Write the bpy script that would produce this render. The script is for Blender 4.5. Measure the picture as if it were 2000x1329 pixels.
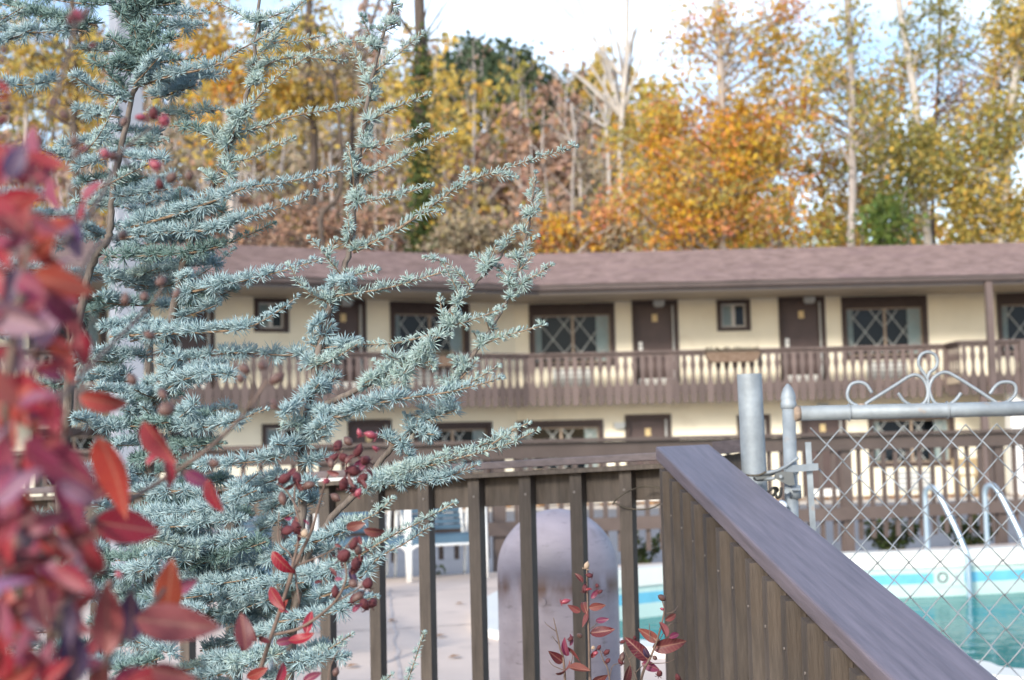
import bpy, math, random
import numpy as np
from mathutils import Vector, Matrix

random.seed(7)
rng = np.random.default_rng(7)
sc = bpy.context.scene
for o in list(bpy.data.objects):
    bpy.data.objects.remove(o)

# ------------------------------------------------------------------ camera
F = 2777.8                      # focal length in photograph pixels (50 mm on a 36 mm sensor)
CAMH = 1.2                      # eye height above the pool deck
PITCH = math.atan(205.5 / F)
ROLL = -0.0235
CAM = Vector((0, 0, CAMH))
RM = Matrix.Rotation(math.pi / 2 + PITCH, 3, 'X') @ Matrix.Rotation(ROLL, 3, 'Z')
cd = bpy.data.cameras.new('camera')
cam = bpy.data.objects.new('camera', cd)
sc.collection.objects.link(cam)
M4 = RM.to_4x4()
M4.translation = CAM
cam.matrix_world = M4
cd.lens = 50.0
cd.sensor_width = 36.0
cd.clip_start = 0.05
cd.clip_end = 3000
cd.dof.use_dof = True
cd.dof.focus_distance = 2.5
cd.dof.aperture_fstop = 6.2
sc.camera = cam

# ------------------------------------------------------------------ sky, sun, exposure
SUN_EL, SUN_AZ = 24.0, 208.0     # degrees; azimuth from north (+Y) clockwise: the sun is behind the camera, to its left
world = bpy.data.worlds.new("World")
sc.world = world
world.use_nodes = True
wn, wl = world.node_tree.nodes, world.node_tree.links
wn.clear()
w_out = wn.new('ShaderNodeOutputWorld')
w_bg = wn.new('ShaderNodeBackground')
w_sky = wn.new('ShaderNodeTexSky')
w_sky.sky_type = 'NISHITA'
w_sky.sun_disc = False
w_sky.sun_elevation = math.radians(SUN_EL)
w_sky.sun_rotation = math.radians(SUN_AZ)
w_sky.air_density = 1.0
w_sky.dust_density = 1.0
w_tc = wn.new('ShaderNodeTexCoord')
w_map = wn.new('ShaderNodeMapping')
w_map.inputs['Scale'].default_value = (1.0, 1.0, 2.2)
w_noise = wn.new('ShaderNodeTexNoise')
w_noise.inputs['Scale'].default_value = 2.6
w_noise.inputs['Detail'].default_value = 7
w_noise.inputs['Roughness'].default_value = 0.58
w_ramp = wn.new('ShaderNodeValToRGB')
w_ramp.color_ramp.elements[0].position = 0.43
w_ramp.color_ramp.elements[1].position = 0.62
w_mix = wn.new('ShaderNodeMix')
w_mix.data_type = 'RGBA'
w_mix.inputs[7].default_value = (6.6, 7.8, 9.4, 1)
w_bg.inputs['Strength'].default_value = 0.13
wl.new(w_tc.outputs['Generated'], w_map.inputs['Vector'])
wl.new(w_map.outputs['Vector'], w_noise.inputs['Vector'])
w_sep = wn.new('ShaderNodeSeparateXYZ')           # cloud cover thins out overhead
wl.new(w_tc.outputs['Generated'], w_sep.inputs[0])
w_thin = wn.new('ShaderNodeMapRange')
w_thin.inputs[1].default_value, w_thin.inputs[2].default_value = .15, .75
w_thin.inputs[3].default_value, w_thin.inputs[4].default_value = 0.0, -.26
wl.new(w_sep.outputs['Z'], w_thin.inputs[0])
w_add = wn.new('ShaderNodeMath')
wl.new(w_noise.outputs['Fac'], w_add.inputs[0]); wl.new(w_thin.outputs[0], w_add.inputs[1])
wl.new(w_add.outputs[0], w_ramp.inputs['Fac'])
wl.new(w_ramp.outputs['Color'], w_mix.inputs[0])
wl.new(w_sky.outputs['Color'], w_mix.inputs[6])
wl.new(w_mix.outputs[2], w_bg.inputs['Color'])
wl.new(w_bg.outputs['Background'], w_out.inputs['Surface'])

sd = bpy.data.lights.new('sun', 'SUN')
sd.energy = 2.1
sd.angle = math.radians(10)
sd.color = (1.0, 0.93, 0.82)
sun = bpy.data.objects.new('sun', sd)
sc.collection.objects.link(sun)
_el, _az = math.radians(SUN_EL), math.radians(SUN_AZ)
_to = Vector((math.sin(_az) * math.cos(_el), math.cos(_az) * math.cos(_el), math.sin(_el)))
sun.rotation_euler = _to.to_track_quat('Z', 'Y').to_euler()
sun.location = (-6, -10, 12)

sc.view_settings.view_transform = 'Standard'
sc.view_settings.look = 'None'
sc.view_settings.exposure = 1.15
sc.view_settings.gamma = 1.0
sc.view_settings.use_curve_mapping = False
sc.render.engine = 'CYCLES'
sc.cycles.use_denoising = True
sc.cycles.max_bounces = 6
sc.cycles.diffuse_bounces = 3
sc.cycles.transparent_max_bounces = 8

# ------------------------------------------------------------------ projecting photograph pixels into the place
def ray(px, py):
    return RM @ Vector(((px - 1000) / F, (664.5 - py) / F, -1.0))
def P(px, py, Y):
    d = ray(px, py)
    return CAM + d * (Y / d.y)
def G(px, py, z=0.0):
    d = ray(px, py)
    return CAM + d * ((z - CAMH) / d.z)

# ------------------------------------------------------------------ objects
WLOC = {}
def link(o):
    sc.collection.objects.link(o)
    return o
def tag(o, label=None, cat=None, group=None, kind=None):
    if label: o['label'] = label
    if cat: o['category'] = cat
    if group: o['group'] = group
    if kind: o['kind'] = kind
    return o
def thing(name, loc, label, cat, group=None):
    o = link(bpy.data.objects.new(name, None))
    o.empty_display_size = 0.1
    o.location = loc
    WLOC[o.name] = Vector(loc)
    return tag(o, label, cat, group)
def hang(o, parent):
    """parent an object whose mesh is in world coordinates"""
    if parent is not None:
        o.parent = parent
        if parent.name in WLOC:
            o.matrix_parent_inverse = Matrix.Translation(-WLOC[parent.name])
    return o

class MB:
    """collects faces in world coordinates, then links them as ONE mesh object"""
    def __init__(s):
        s.v, s.f, s.m = [], [], []
    def quad(s, a, b, c, d, mi=0):
        n = len(s.v); s.v += [tuple(a), tuple(b), tuple(c), tuple(d)]
        s.f.append((n, n + 1, n + 2, n + 3)); s.m.append(mi)
    def poly(s, pts, mi=0):
        n = len(s.v); s.v += [tuple(p) for p in pts]
        s.f.append(tuple(range(n, n + len(pts)))); s.m.append(mi)
    def hexa(s, c, mi=0):
        """8 corners: bottom ring 0-3, top ring 4-7"""
        n = len(s.v); s.v += [tuple(p) for p in c]
        for f in ((3, 2, 1, 0), (4, 5, 6, 7), (0, 1, 5, 4), (1, 2, 6, 5), (2, 3, 7, 6), (3, 0, 4, 7)):
            s.f.append(tuple(n + i for i in f)); s.m.append(mi)
    def box(s, x0, x1, y0, y1, z0, z1, L=None, mi=0):
        c = [(x0, y0, z0), (x1, y0, z0), (x1, y1, z0), (x0, y1, z0), (x0, y0, z1), (x1, y0, z1), (x1, y1, z1), (x0, y1, z1)]
        if L: c = [L(*p) for p in c]
        s.hexa(c, mi)
    def bar(s, a, b, side, up, w, h, mi=0):
        """a beam from a to b, w wide along side, h high along up"""
        a, b, side, up = Vector(a), Vector(b), Vector(side).normalized(), Vector(up).normalized()
        c = []
        for su in (-.5, .5):
            for p, ss in ((a, -.5), (b, -.5), (b, .5), (a, .5)):
                c.append(p + side * (w * ss) + up * (h * su))
        s.hexa(c, mi)
    def prism(s, pts, off, mi=0):
        """a flat outline pushed along off"""
        n, k = len(s.v), len(pts)
        off = Vector(off)
        s.v += [tuple(p) for p in pts] + [tuple(Vector(p) + off) for p in pts]
        s.f.append(tuple(range(n, n + k))); s.m.append(mi)
        s.f.append(tuple(n + k + i for i in reversed(range(k)))); s.m.append(mi)
        for i in range(k):
            j = (i + 1) % k
            s.f.append((n + j, n + i, n + k + i, n + k + j)); s.m.append(mi)
    def tube(s, pts, r, k=8, mi=0, caps=True, closed=False):
        pts = [Vector(p) for p in pts]
        m = len(pts)
        rr = r if isinstance(r, (list, tuple)) else [r] * m
        n0 = len(s.v)
        ref = None
        for i, p in enumerate(pts):
            if closed: t = pts[(i + 1) % m] - pts[i - 1]
            else: t = pts[min(i + 1, m - 1)] - pts[max(i - 1, 0)]
            t.normalize()
            if ref is None:
                ref = Vector((0, 0, 1)) if abs(t.z) < .9 else Vector((1, 0, 0))
            a = (ref - t * ref.dot(t))
            if a.length < 1e-5: a = t.orthogonal()
            a.normalize(); ref = a
            b = t.cross(a)
            for j in range(k):
                q = 2 * math.pi * j / k
                s.v.append(tuple(p + (a * math.cos(q) + b * math.sin(q)) * rr[i]))
        for i in range(m if closed else m - 1):
            i2 = (i + 1) % m
            for j in range(k):
                j2 = (j + 1) % k
                s.f.append((n0 + i * k + j, n0 + i * k + j2, n0 + i2 * k + j2, n0 + i2 * k + j)); s.m.append(mi)
        if caps and not closed:
            s.f.append(tuple(n0 + j for j in reversed(range(k)))); s.m.append(mi)
            s.f.append(tuple(n0 + (m - 1) * k + j for j in range(k))); s.m.append(mi)
    def lathe(s, c, prof, k=24, mi=0):
        """prof: (radius, z) from bottom to top about the vertical axis through c"""
        c = Vector(c); n0 = len(s.v); m = len(prof)
        for r, z in prof:
            for j in range(k):
                q = 2 * math.pi * j / k
                s.v.append((c.x + r * math.cos(q), c.y + r * math.sin(q), c.z + z))
        for i in range(m - 1):
            for j in range(k):
                j2 = (j + 1) % k
                s.f.append((n0 + i * k + j, n0 + i * k + j2, n0 + (i + 1) * k + j2, n0 + (i + 1) * k + j)); s.m.append(mi)
        s.f.append(tuple(n0 + j for j in reversed(range(k)))); s.m.append(mi)
        s.f.append(tuple(n0 + (m - 1) * k + j for j in range(k))); s.m.append(mi)
    def mesh(s, name, mats, smooth=False):
        me = bpy.data.meshes.new(name)
        me.from_pydata(s.v, [], s.f)
        for m in (mats if isinstance(mats, (list, tuple)) else [mats]):
            me.materials.append(m)
        me.polygons.foreach_set('material_index', s.m)
        if smooth: me.polygons.foreach_set('use_smooth', [True] * len(s.f))
        me.update()
        return me
    def build(s, name, mats, parent=None, smooth=False, bevel=0.0):
        o = link(bpy.data.objects.new(name, s.mesh(name, mats, smooth)))
        if smooth and bevel == 0.0:
            pass
        if bevel:
            b = o.modifiers.new('bevel', 'BEVEL'); b.width = bevel; b.segments = 2; b.limit_method = 'ANGLE'
        return hang(o, parent)

def np_mesh(name, verts, faces, mats, midx=None, smooth=False):
    """verts (n,3); faces (m,k) with k constant"""
    me = bpy.data.meshes.new(name)
    n, (m, k) = len(verts), faces.shape
    me.vertices.add(n)
    me.vertices.foreach_set('co', np.ascontiguousarray(verts, dtype=np.float32).ravel())
    me.loops.add(m * k)
    me.loops.foreach_set('vertex_index', np.ascontiguousarray(faces, dtype=np.int32).ravel())
    me.polygons.add(m)
    me.polygons.foreach_set('loop_start', np.arange(0, m * k, k, dtype=np.int32))
    for q in (mats if isinstance(mats, (list, tuple)) else [mats]):
        me.materials.append(q)
    if midx is not None:
        me.polygons.foreach_set('material_index', np.ascontiguousarray(midx, dtype=np.int32))
    if smooth: me.polygons.foreach_set('use_smooth', np.ones(m, dtype=bool))
    me.update(calc_edges=True)
    me.validate()
    return me

def spline(pts, n=6):
    """Catmull-Rom through the points"""
    p = [Vector(q) for q in pts]
    if len(p) < 3:
        return [p[0].lerp(p[-1], i / n) for i in range(n + 1)]
    p = [p[0] * 2 - p[1]] + p + [p[-1] * 2 - p[-2]]
    out = []
    for i in range(1, len(p) - 2):
        a, b, c, d = p[i - 1:i + 3]
        for k in range(n):
            t = k / n
            out.append(.5 * ((2 * b) + (c - a) * t + (2 * a - 5 * b + 4 * c - d) * t * t + (3 * b - 3 * c + d - a) * t ** 3))
    out.append(p[-2])
    return out

# ------------------------------------------------------------------ materials
MATS = {}
def mat(name, col, rough=.7, var=0.0, vscale=8.0, stretch=None, bump=0.0, bscale=40.0, metal=0.0, spec=.4,
        col2=None, island=0.0, objvar=0.0, stain=None, trans=None):
    if name in MATS: return MATS[name]
    m = bpy.data.materials.new(name); m.use_nodes = True
    nt = m.node_tree; N, Lk = nt.nodes, nt.links
    b = N['Principled BSDF']
    b.inputs['Roughness'].default_value = rough
    b.inputs['Metallic'].default_value = metal
    b.inputs['Specular IOR Level'].default_value = spec
    c1 = (*col, 1)
    b.inputs['Base Color'].default_value = c1
    cur = None
    tc = N.new('ShaderNodeTexCoord'); mp = N.new('ShaderNodeMapping')
    Lk.new(tc.outputs['Object'], mp.inputs['Vector'])
    if stretch: mp.inputs['Scale'].default_value = stretch
    if var or col2:
        no = N.new('ShaderNodeTexNoise'); no.inputs['Scale'].default_value = vscale
        no.inputs['Detail'].default_value = 6; no.inputs['Roughness'].default_value = .62
        Lk.new(mp.outputs['Vector'], no.inputs['Vector'])
        mx = N.new('ShaderNodeMix'); mx.data_type = 'RGBA'
        rp = N.new('ShaderNodeMapRange'); rp.inputs[1].default_value = .32; rp.inputs[2].default_value = .68
        Lk.new(no.outputs['Fac'], rp.inputs[0]); Lk.new(rp.outputs[0], mx.inputs[0])
        if col2: a_, b_ = c1, (*col2, 1)
        else:
            a_ = tuple(x * (1 - var) for x in col) + (1,); b_ = tuple(min(1, x * (1 + var)) for x in col) + (1,)
        mx.inputs[6].default_value = a_; mx.inputs[7].default_value = b_
        cur = mx.outputs[2]
    if stain:
        s_col, s_lo, s_hi, s_scale = stain
        no = N.new('ShaderNodeTexNoise'); no.inputs['Scale'].default_value = s_scale; no.inputs['Detail'].default_value = 8
        Lk.new(tc.outputs['Object'], no.inputs['Vector'])
        rp = N.new('ShaderNodeMapRange'); rp.inputs[1].default_value = s_lo; rp.inputs[2].default_value = s_hi
        mx = N.new('ShaderNodeMix'); mx.data_type = 'RGBA'
        Lk.new(no.outputs['Fac'], rp.inputs[0]); Lk.new(rp.outputs[0], mx.inputs[0])
        if cur is not None: Lk.new(cur, mx.inputs[6])
        else: mx.inputs[6].default_value = c1
        mx.inputs[7].default_value = (*s_col, 1)
        cur = mx.outputs[2]
    if island:
        ge = N.new('ShaderNodeNewGeometry'); hs = N.new('ShaderNodeHueSaturation')
        mr = N.new('ShaderNodeMapRange'); mr.inputs[3].default_value = 1 - island; mr.inputs[4].default_value = 1 + island
        Lk.new(ge.outputs['Random Per Island'], mr.inputs[0]); Lk.new(mr.outputs[0], hs.inputs['Value'])
        if cur is not None: Lk.new(cur, hs.inputs['Color'])
        else: hs.inputs['Color'].default_value = c1
        cur = hs.outputs['Color']
    if objvar:                                   # every board its own tone
        oi = N.new('ShaderNodeObjectInfo'); hs = N.new('ShaderNodeHueSaturation')
        mr = N.new('ShaderNodeMapRange'); mr.inputs[3].default_value = 1 - objvar; mr.inputs[4].default_value = 1 + objvar
        Lk.new(oi.outputs['Random'], mr.inputs[0]); Lk.new(mr.outputs[0], hs.inputs['Value'])
        if cur is not None: Lk.new(cur, hs.inputs['Color'])
        else: hs.inputs['Color'].default_value = c1
        cur = hs.outputs['Color']
    if cur is not None: Lk.new(cur, b.inputs['Base Color'])
    if bump:
        no = N.new('ShaderNodeTexNoise'); no.inputs['Scale'].default_value = bscale; no.inputs['Detail'].default_value = 5
        Lk.new(mp.outputs['Vector'], no.inputs['Vector'])
        bp = N.new('ShaderNodeBump'); bp.inputs['Strength'].default_value = bump; bp.inputs['Distance'].default_value = .01
        Lk.new(no.outputs['Fac'], bp.inputs['Height']); Lk.new(bp.outputs['Normal'], b.inputs['Normal'])
    if trans:
        tl = N.new('ShaderNodeBsdfTranslucent'); ms = N.new('ShaderNodeMixShader'); ms.inputs[0].default_value = trans
        if cur is not None: Lk.new(cur, tl.inputs['Color'])
        else: tl.inputs['Color'].default_value = c1
        Lk.new(b.outputs[0], ms.inputs[1]); Lk.new(tl.outputs[0], ms.inputs[2])
        Lk.new(ms.outputs[0], N['Material Output'].inputs['Surface'])
    MATS[name] = m
    return m

def foliage(name, cols, rough=.6, trans=.35, spec=.25):
    """leaf cards: every leaf takes one of the colours"""
    if name in MATS: return MATS[name]
    m = bpy.data.materials.new(name); m.use_nodes = True
    N, Lk = m.node_tree.nodes, m.node_tree.links
    b = N['Principled BSDF']; b.inputs['Roughness'].default_value = rough; b.inputs['Specular IOR Level'].default_value = spec
    ge = N.new('ShaderNodeNewGeometry'); rp = N.new('ShaderNodeValToRGB')
    rp.color_ramp.interpolation = 'LINEAR'
    e = rp.color_ramp.elements
    while len(e) < len(cols): e.new(.5)
    for i, c in enumerate(cols):
        e[i].position = i / (len(cols) - 1) if len(cols) > 1 else 0
    for i, c in enumerate(cols): e[i].color = (*c, 1)
    Lk.new(ge.outputs['Random Per Island'], rp.inputs['Fac'])
    Lk.new(rp.outputs['Color'], b.inputs['Base Color'])
    tl = N.new('ShaderNodeBsdfTranslucent'); ms = N.new('ShaderNodeMixShader'); ms.inputs[0].default_value = trans
    Lk.new(rp.outputs['Color'], tl.inputs['Color'])
    Lk.new(b.outputs[0], ms.inputs[1]); Lk.new(tl.outputs[0], ms.inputs[2])
    Lk.new(ms.outputs[0], N['Material Output'].inputs['Surface'])
    MATS[name] = m
    return m

def leaf_object_material(name):
    """crape myrtle leaf: upper side takes the object's own colour, the underside is paler and pinker"""
    m = bpy.data.materials.new(name); m.use_nodes = True
    N, Lk = m.node_tree.nodes, m.node_tree.links
    b = N['Principled BSDF']; b.inputs['Roughness'].default_value = .45; b.inputs['Specular IOR Level'].default_value = .35
    oi = N.new('ShaderNodeObjectInfo'); ge = N.new('ShaderNodeNewGeometry'); tc = N.new('ShaderNodeTexCoord')
    no = N.new('ShaderNodeTexNoise'); no.inputs['Scale'].default_value = 55; no.inputs['Detail'].default_value = 4
    Lk.new(tc.outputs['Object'], no.inputs['Vector'])
    mp = N.new('ShaderNodeMapRange'); mp.inputs[1].default_value = .35; mp.inputs[2].default_value = .7
    Lk.new(no.outputs['Fac'], mp.inputs[0])
    m1 = N.new('ShaderNodeMix'); m1.data_type = 'RGBA'; m1.blend_type = 'MIX'
    hs = N.new('ShaderNodeHueSaturation'); hs.inputs['Hue'].default_value = .475; hs.inputs['Value'].default_value = .62
    Lk.new(oi.outputs['Color'], hs.inputs['Color'])
    Lk.new(mp.outputs[0], m1.inputs[0]); Lk.new(oi.outputs['Color'], m1.inputs[6]); Lk.new(hs.outputs['Color'], m1.inputs[7])
    m2 = N.new('ShaderNodeMix'); m2.data_type = 'RGBA'
    m3 = N.new('ShaderNodeMix'); m3.data_type = 'RGBA'; m3.inputs[0].default_value = .35; m3.inputs[7].default_value = (.34, .15, .15, 1)
    Lk.new(m1.outputs[2], m3.inputs[6])
    Lk.new(ge.outputs['Backfacing'], m2.inputs[0]); Lk.new(m1.outputs[2], m2.inputs[6]); Lk.new(m3.outputs[2], m2.inputs[7])
    sx = N.new('ShaderNodeSeparateXYZ'); Lk.new(tc.outputs['Object'], sx.inputs[0])
    ay = N.new('ShaderNodeMath'); ay.operation = 'ABSOLUTE'; Lk.new(sx.outputs['Y'], ay.inputs[0])
    md = N.new('ShaderNodeMapRange'); md.inputs[1].default_value = .022; md.inputs[2].default_value = .008; Lk.new(ay.outputs[0], md.inputs[0])
    vx = N.new('ShaderNodeMath'); vx.operation = 'MULTIPLY_ADD'; vx.inputs[1].default_value = -.9; Lk.new(ay.outputs[0], vx.inputs[0]); Lk.new(sx.outputs['X'], vx.inputs[2])
    vs = N.new('ShaderNodeMath'); vs.operation = 'MULTIPLY'; vs.inputs[1].default_value = 62.0; Lk.new(vx.outputs[0], vs.inputs[0])
    vc = N.new('ShaderNodeMath'); vc.operation = 'SINE'; Lk.new(vs.outputs[0], vc.inputs[0])
    vr = N.new('ShaderNodeMapRange'); vr.inputs[1].default_value = .72; vr.inputs[2].default_value = 1.0; vr.inputs[4].default_value = .55; Lk.new(vc.outputs[0], vr.inputs[0])
    vm = N.new('ShaderNodeMath'); vm.operation = 'MAXIMUM'; Lk.new(md.outputs[0], vm.inputs[0]); Lk.new(vr.outputs[0], vm.inputs[1])
    m4 = N.new('ShaderNodeMix'); m4.data_type = 'RGBA'; m4.inputs[7].default_value = (.40, .22, .15, 1)
    m5 = N.new('ShaderNodeMath'); m5.operation = 'MULTIPLY'; m5.inputs[1].default_value = .5; Lk.new(vm.outputs[0], m5.inputs[0])
    Lk.new(m5.outputs[0], m4.inputs[0]); Lk.new(m2.outputs[2], m4.inputs[6])
    m2 = m4
    Lk.new(m2.outputs[2], b.inputs['Base Color'])
    tl = N.new('ShaderNodeBsdfTranslucent'); ms = N.new('ShaderNodeMixShader'); ms.inputs[0].default_value = .3
    Lk.new(m2.outputs[2], tl.inputs['Color'])
    Lk.new(b.outputs[0], ms.inputs[1]); Lk.new(tl.outputs[0], ms.inputs[2])
    Lk.new(ms.outputs[0], N['Material Output'].inputs['Surface'])
    return m

def glass_material(name, tint=(.8, .9, .95)):
    m = bpy.data.materials.new(name); m.use_nodes = True
    N, Lk = m.node_tree.nodes, m.node_tree.links
    N.remove(N['Principled BSDF'])
    tr = N.new('ShaderNodeBsdfTransparent'); tr.inputs[0].default_value = (*tint, 1)
    gl = N.new('ShaderNodeBsdfGlossy'); gl.inputs['Roughness'].default_value = .03
    fr = N.new('ShaderNodeFresnel'); fr.inputs['IOR'].default_value = 1.28
    ms = N.new('ShaderNodeMixShader')
    Lk.new(fr.outputs[0], ms.inputs[0]); Lk.new(tr.outputs[0], ms.inputs[1]); Lk.new(gl.outputs[0], ms.inputs[2])
    Lk.new(ms.outputs[0], N['Material Output'].inputs['Surface'])
    MATS[name] = m
    return m

M_CREAM = mat('cream_siding', (.78, .725, .585), .75, var=.05, vscale=1.2, stain=((.64, .57, .44), .58, .85, 1.7))
M_TRIM = mat('dark_brown_trim', (.05, .033, .03), .6, var=.15, vscale=4)
M_DOOR = mat('brown_door', (.075, .05, .047), .5, var=.15, vscale=3)
M_BALC = mat('balcony_brown', (.122, .092, .086), .8, objvar=.22, var=.22, vscale=3.5, stretch=(1, 1, .3))
M_SOFFIT = mat('soffit_tan', (.42, .35, .27), .8, var=.08, vscale=2)
M_GUTTER = mat('gutter_brown', (.11, .085, .08), .35, var=.15, vscale=2, spec=.6)
M_SHINGLE = mat('roof_shingle', (.115, .083, .080), .9, var=.0, col2=(.27, .20, .20), vscale=4, stretch=(.7, .7, 4), bump=.5, bscale=25,
                stain=((.17, .12, .13), .55, .75, 1.1))
M_SASH = mat('aluminium_sash', (.5, .48, .45), .45, spec=.5)
M_MULL = mat('tan_mullion', (.32, .25, .19), .6)
M_LATT = mat('lattice_grey', (.36, .38, .37), .6)
M_CURT = mat('pale_curtain', (.62, .64, .58), .9, var=.08, vscale=6)
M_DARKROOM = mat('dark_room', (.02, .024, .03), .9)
M_GLASS = glass_material('window_glass', (.62, .70, .75))
M_WHITE = mat('white_paint', (.8, .8, .78), .5, var=.04)
M_GREYMETAL = mat('vent_grey', (.42, .44, .44), .5, var=.1)
M_BRASS = mat('brass_plate', (.62, .47, .24), .45)
M_FENCE = mat('brown_stain_wood', (.080, .065, .055), .62, objvar=.2, var=.32, vscale=9, stretch=(6, 6, .8), bump=.2, bscale=30, spec=.35,
              stain=((.10, .078, .062), .60, .78, 5))
M_CAP = mat('sky_tinted_cap_wood', (.15, .125, .15), .42, var=.26, vscale=3.2, stretch=(22, 1.1, 22), bump=.12, bscale=5, spec=.6)  # brown wood with the blue sky's lavender sheen mixed into its base colour
M_CAPX = mat('sky_tinted_cap_wood_fence', (.12, .095, .10), .46, var=.22, vscale=3.2, stretch=(1.1, 22, 22), bump=.12, bscale=5, spec=.5)  # fence cap, with a weaker sky tint put into the colour
M_BFENCE = mat('back_fence_brown', (.11, .082, .072), .7, objvar=.18, var=.15, vscale=3)
M_GALV = mat('galvanised_steel', (.29, .33, .365), .6, var=.22, vscale=14, metal=.25, spec=.5, bump=.08, bscale=90,
             stain=((.36, .27, .20), .66, .82, 22))
M_WIRE = mat('galvanised_wire', (.28, .31, .34), .55, metal=.25, var=.15, vscale=30)
M_CHROME = mat('ladder_chrome', (.40, .50, .60), .34, metal=.55)
M_RUST = mat('rust', (.30, .23, .18), .9, var=.3, vscale=40)
M_BLACK = mat('black_cable', (.02, .02, .02), .5)
M_CONC = mat('deck_concrete', (.65, .54, .475), .9, var=.07, vscale=1.5, stain=((.40, .33, .30), .62, .8, 2.6), bump=.12, bscale=60)
M_COPING = mat('white_coping', (.78, .78, .74), .6, var=.04, vscale=2.5)
M_TILE = mat('blue_tile_band', (.16, .48, .66), .3, var=.1, vscale=5)
M_PLASTER = mat('pool_plaster', (.52, .67, .64), .6, var=.08, vscale=2)
M_ASPH = mat('pale_asphalt', (.215, .22, .24), .95, var=.1, vscale=.7, bump=.1, bscale=30)
M_WALK = mat('sidewalk_concrete', (.42, .38, .34), .9, var=.12, vscale=1.3)
M_SOIL = mat('mulch_soil', (.07, .05, .037), .95, var=.4, vscale=12, bump=.6, bscale=25)
M_LITTER = mat('leaf_litter_slope', (.115, .082, .055), .95, col2=(.20, .13, .085), vscale=.35, bump=.4, bscale=3)
M_BARKG = mat('grey_bark', (.33, .29, .265), .9, var=.3, vscale=4, stretch=(3, 3, .6))
M_BARKP = mat('pale_bark', (.44, .41, .38), .85, var=.25, vscale=3, stretch=(2, 2, .8))
M_BARKD = mat('dark_bark', (.085, .066, .055), .95, var=.3, vscale=4, stretch=(3, 3, .6))
# ------------------------------------------------------------------ ground, deck, pool
ZG = -0.23                                    # parking and motel ground level
def sheet(name, pts, m, z=None):
    mb = MB(); mb.poly([(p[0], p[1], z if z is not None else p[2]) for p in pts])
    o = mb.build(name, m); tag(o, kind='structure'); return o

# terrain: one sheet out to the hill behind the motel
def hill_z(x, y):
    t = min(max((y - 43) / 70.0, 0), 1)
    crest = 25.5 - 15.0 * (1 / (1 + math.exp(-(x - 20) / 5.0))) + 2.5 * math.sin(x * .11 + 1.0) + 1.2 * math.sin(x * .31)
    s = t * t * (3 - 2 * t) * .55 + t * .45
    return ZG - .02 + crest * s
mb = MB()
xs = [-300, -160, -100, -80] + [i * 5 - 70 for i in range(33)] + [110, 170, 300]
ys = [-60, -20, 4, 9, 20, 22.5, 30, 42, 44, 47, 50, 54, 58, 63, 68, 74, 80, 86, 92, 98, 104, 110, 114, 125, 160, 300, 700]
idx = {}
for j, y in enumerate(ys):
    for i, x in enumerate(xs):
        idx[i, j] = len(mb.v)
        z = ZG - .02 if y <= 42 else hill_z(x, y)
        if y < 5: z = -.62
        elif y < 21: z = -2.4
        if y > 114: z = hill_z(x, 114) * max(.2, 1 - (y - 114) / 120)
        mb.v.append((x, y, z))
for j in range(len(ys) - 1):
    for i in range(len(xs) - 1):
        mb.f.append((idx[i, j], idx[i + 1, j], idx[i + 1, j + 1], idx[i, j + 1])); mb.m.append(0)
tag(mb.build('hillside_terrain', M_LITTER, smooth=True), kind='structure')

DA, DB = G(828, 1125), G(2000, 1060)          # back edge of the deck
dd = (DB - DA); dd.z = 0; dd.normalize()
dn = Vector((-dd.y, dd.x, 0))                 # outward (away from the camera)
def edge(t): return DA + dd * t
# parking
def _b(x): return (edge(0) + dd * ((x - edge(0).x) / dd.x))[:2]
sheet('parking_asphalt', [_b(-9), _b(16), (40, _b(16)[1]), (40, 31.3), (-40, 31.3), (-40, _b(-9)[1])], M_ASPH, ZG)
# pool outline on the deck level
pool_pts = [G(1000, 1225), G(1020, 1175), G(1120, 1137), G(1270, 1120), G(1450, 1106), G(1650, 1093), G(1900, 1084)]
c_ = pool_pts[-1]
pool_pts += [c_ + Vector((2.6, .5, 0)), c_ + Vector((5.2, -.6, 0)), c_ + Vector((6.2, -3.2, 0)), c_ + Vector((4.6, -6.0, 0)), c_ + Vector((1.5, -7.6, 0))]
pool_pts += [G(2140, 1330), G(1900, 1308), G(1640, 1294), G(1270, 1268), G(1080, 1248)]
loop = []
N_ = len(pool_pts)
for i in range(N_):
    a, b, c, d = (pool_pts[(i + k) % N_] for k in (-1, 0, 1, 2))
    for k in range(8):
        t = k / 8
        q = .5 * ((2 * b) + (c - a) * t + (2 * a - 5 * b + 4 * c - d) * t * t + (3 * b - 3 * c + d - a) * t ** 3)
        q.z = 0; loop.append(q)
cen = sum(loop, Vector()) / len(loop)
def offset(lp, w):
    out = []
    for i, p in enumerate(lp):
        t = (lp[(i + 1) % len(lp)] - lp[i - 1]).normalized()
        n = Vector((t.y, -t.x, 0))
        if n.dot(p - cen) < 0: n = -n
        out.append(p + n * w)
    return out
outer = offset(loop, .26)
# deck: a slab with the pool opening, built as a ring from the pool's rim to the deck edge
deck_far = []
def deck_edge_point(p):
    v = (p - cen); v.z = 0; v.normalize()
    best = 1e9
    # four sides of the deck
    sides = [(edge(0), dn), (Vector((0, 4.25, 0)), Vector((0, -1, 0))), (Vector((-9, 0, 0)), Vector((-1, 0, 0))), (Vector((16, 0, 0)), Vector((1, 0, 0)))]
    for o_, n_ in sides:
        k = v.dot(n_)
        if k > 1e-6: best = min(best, (o_ - cen).dot(n_) / k)
    return cen + v * best
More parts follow.
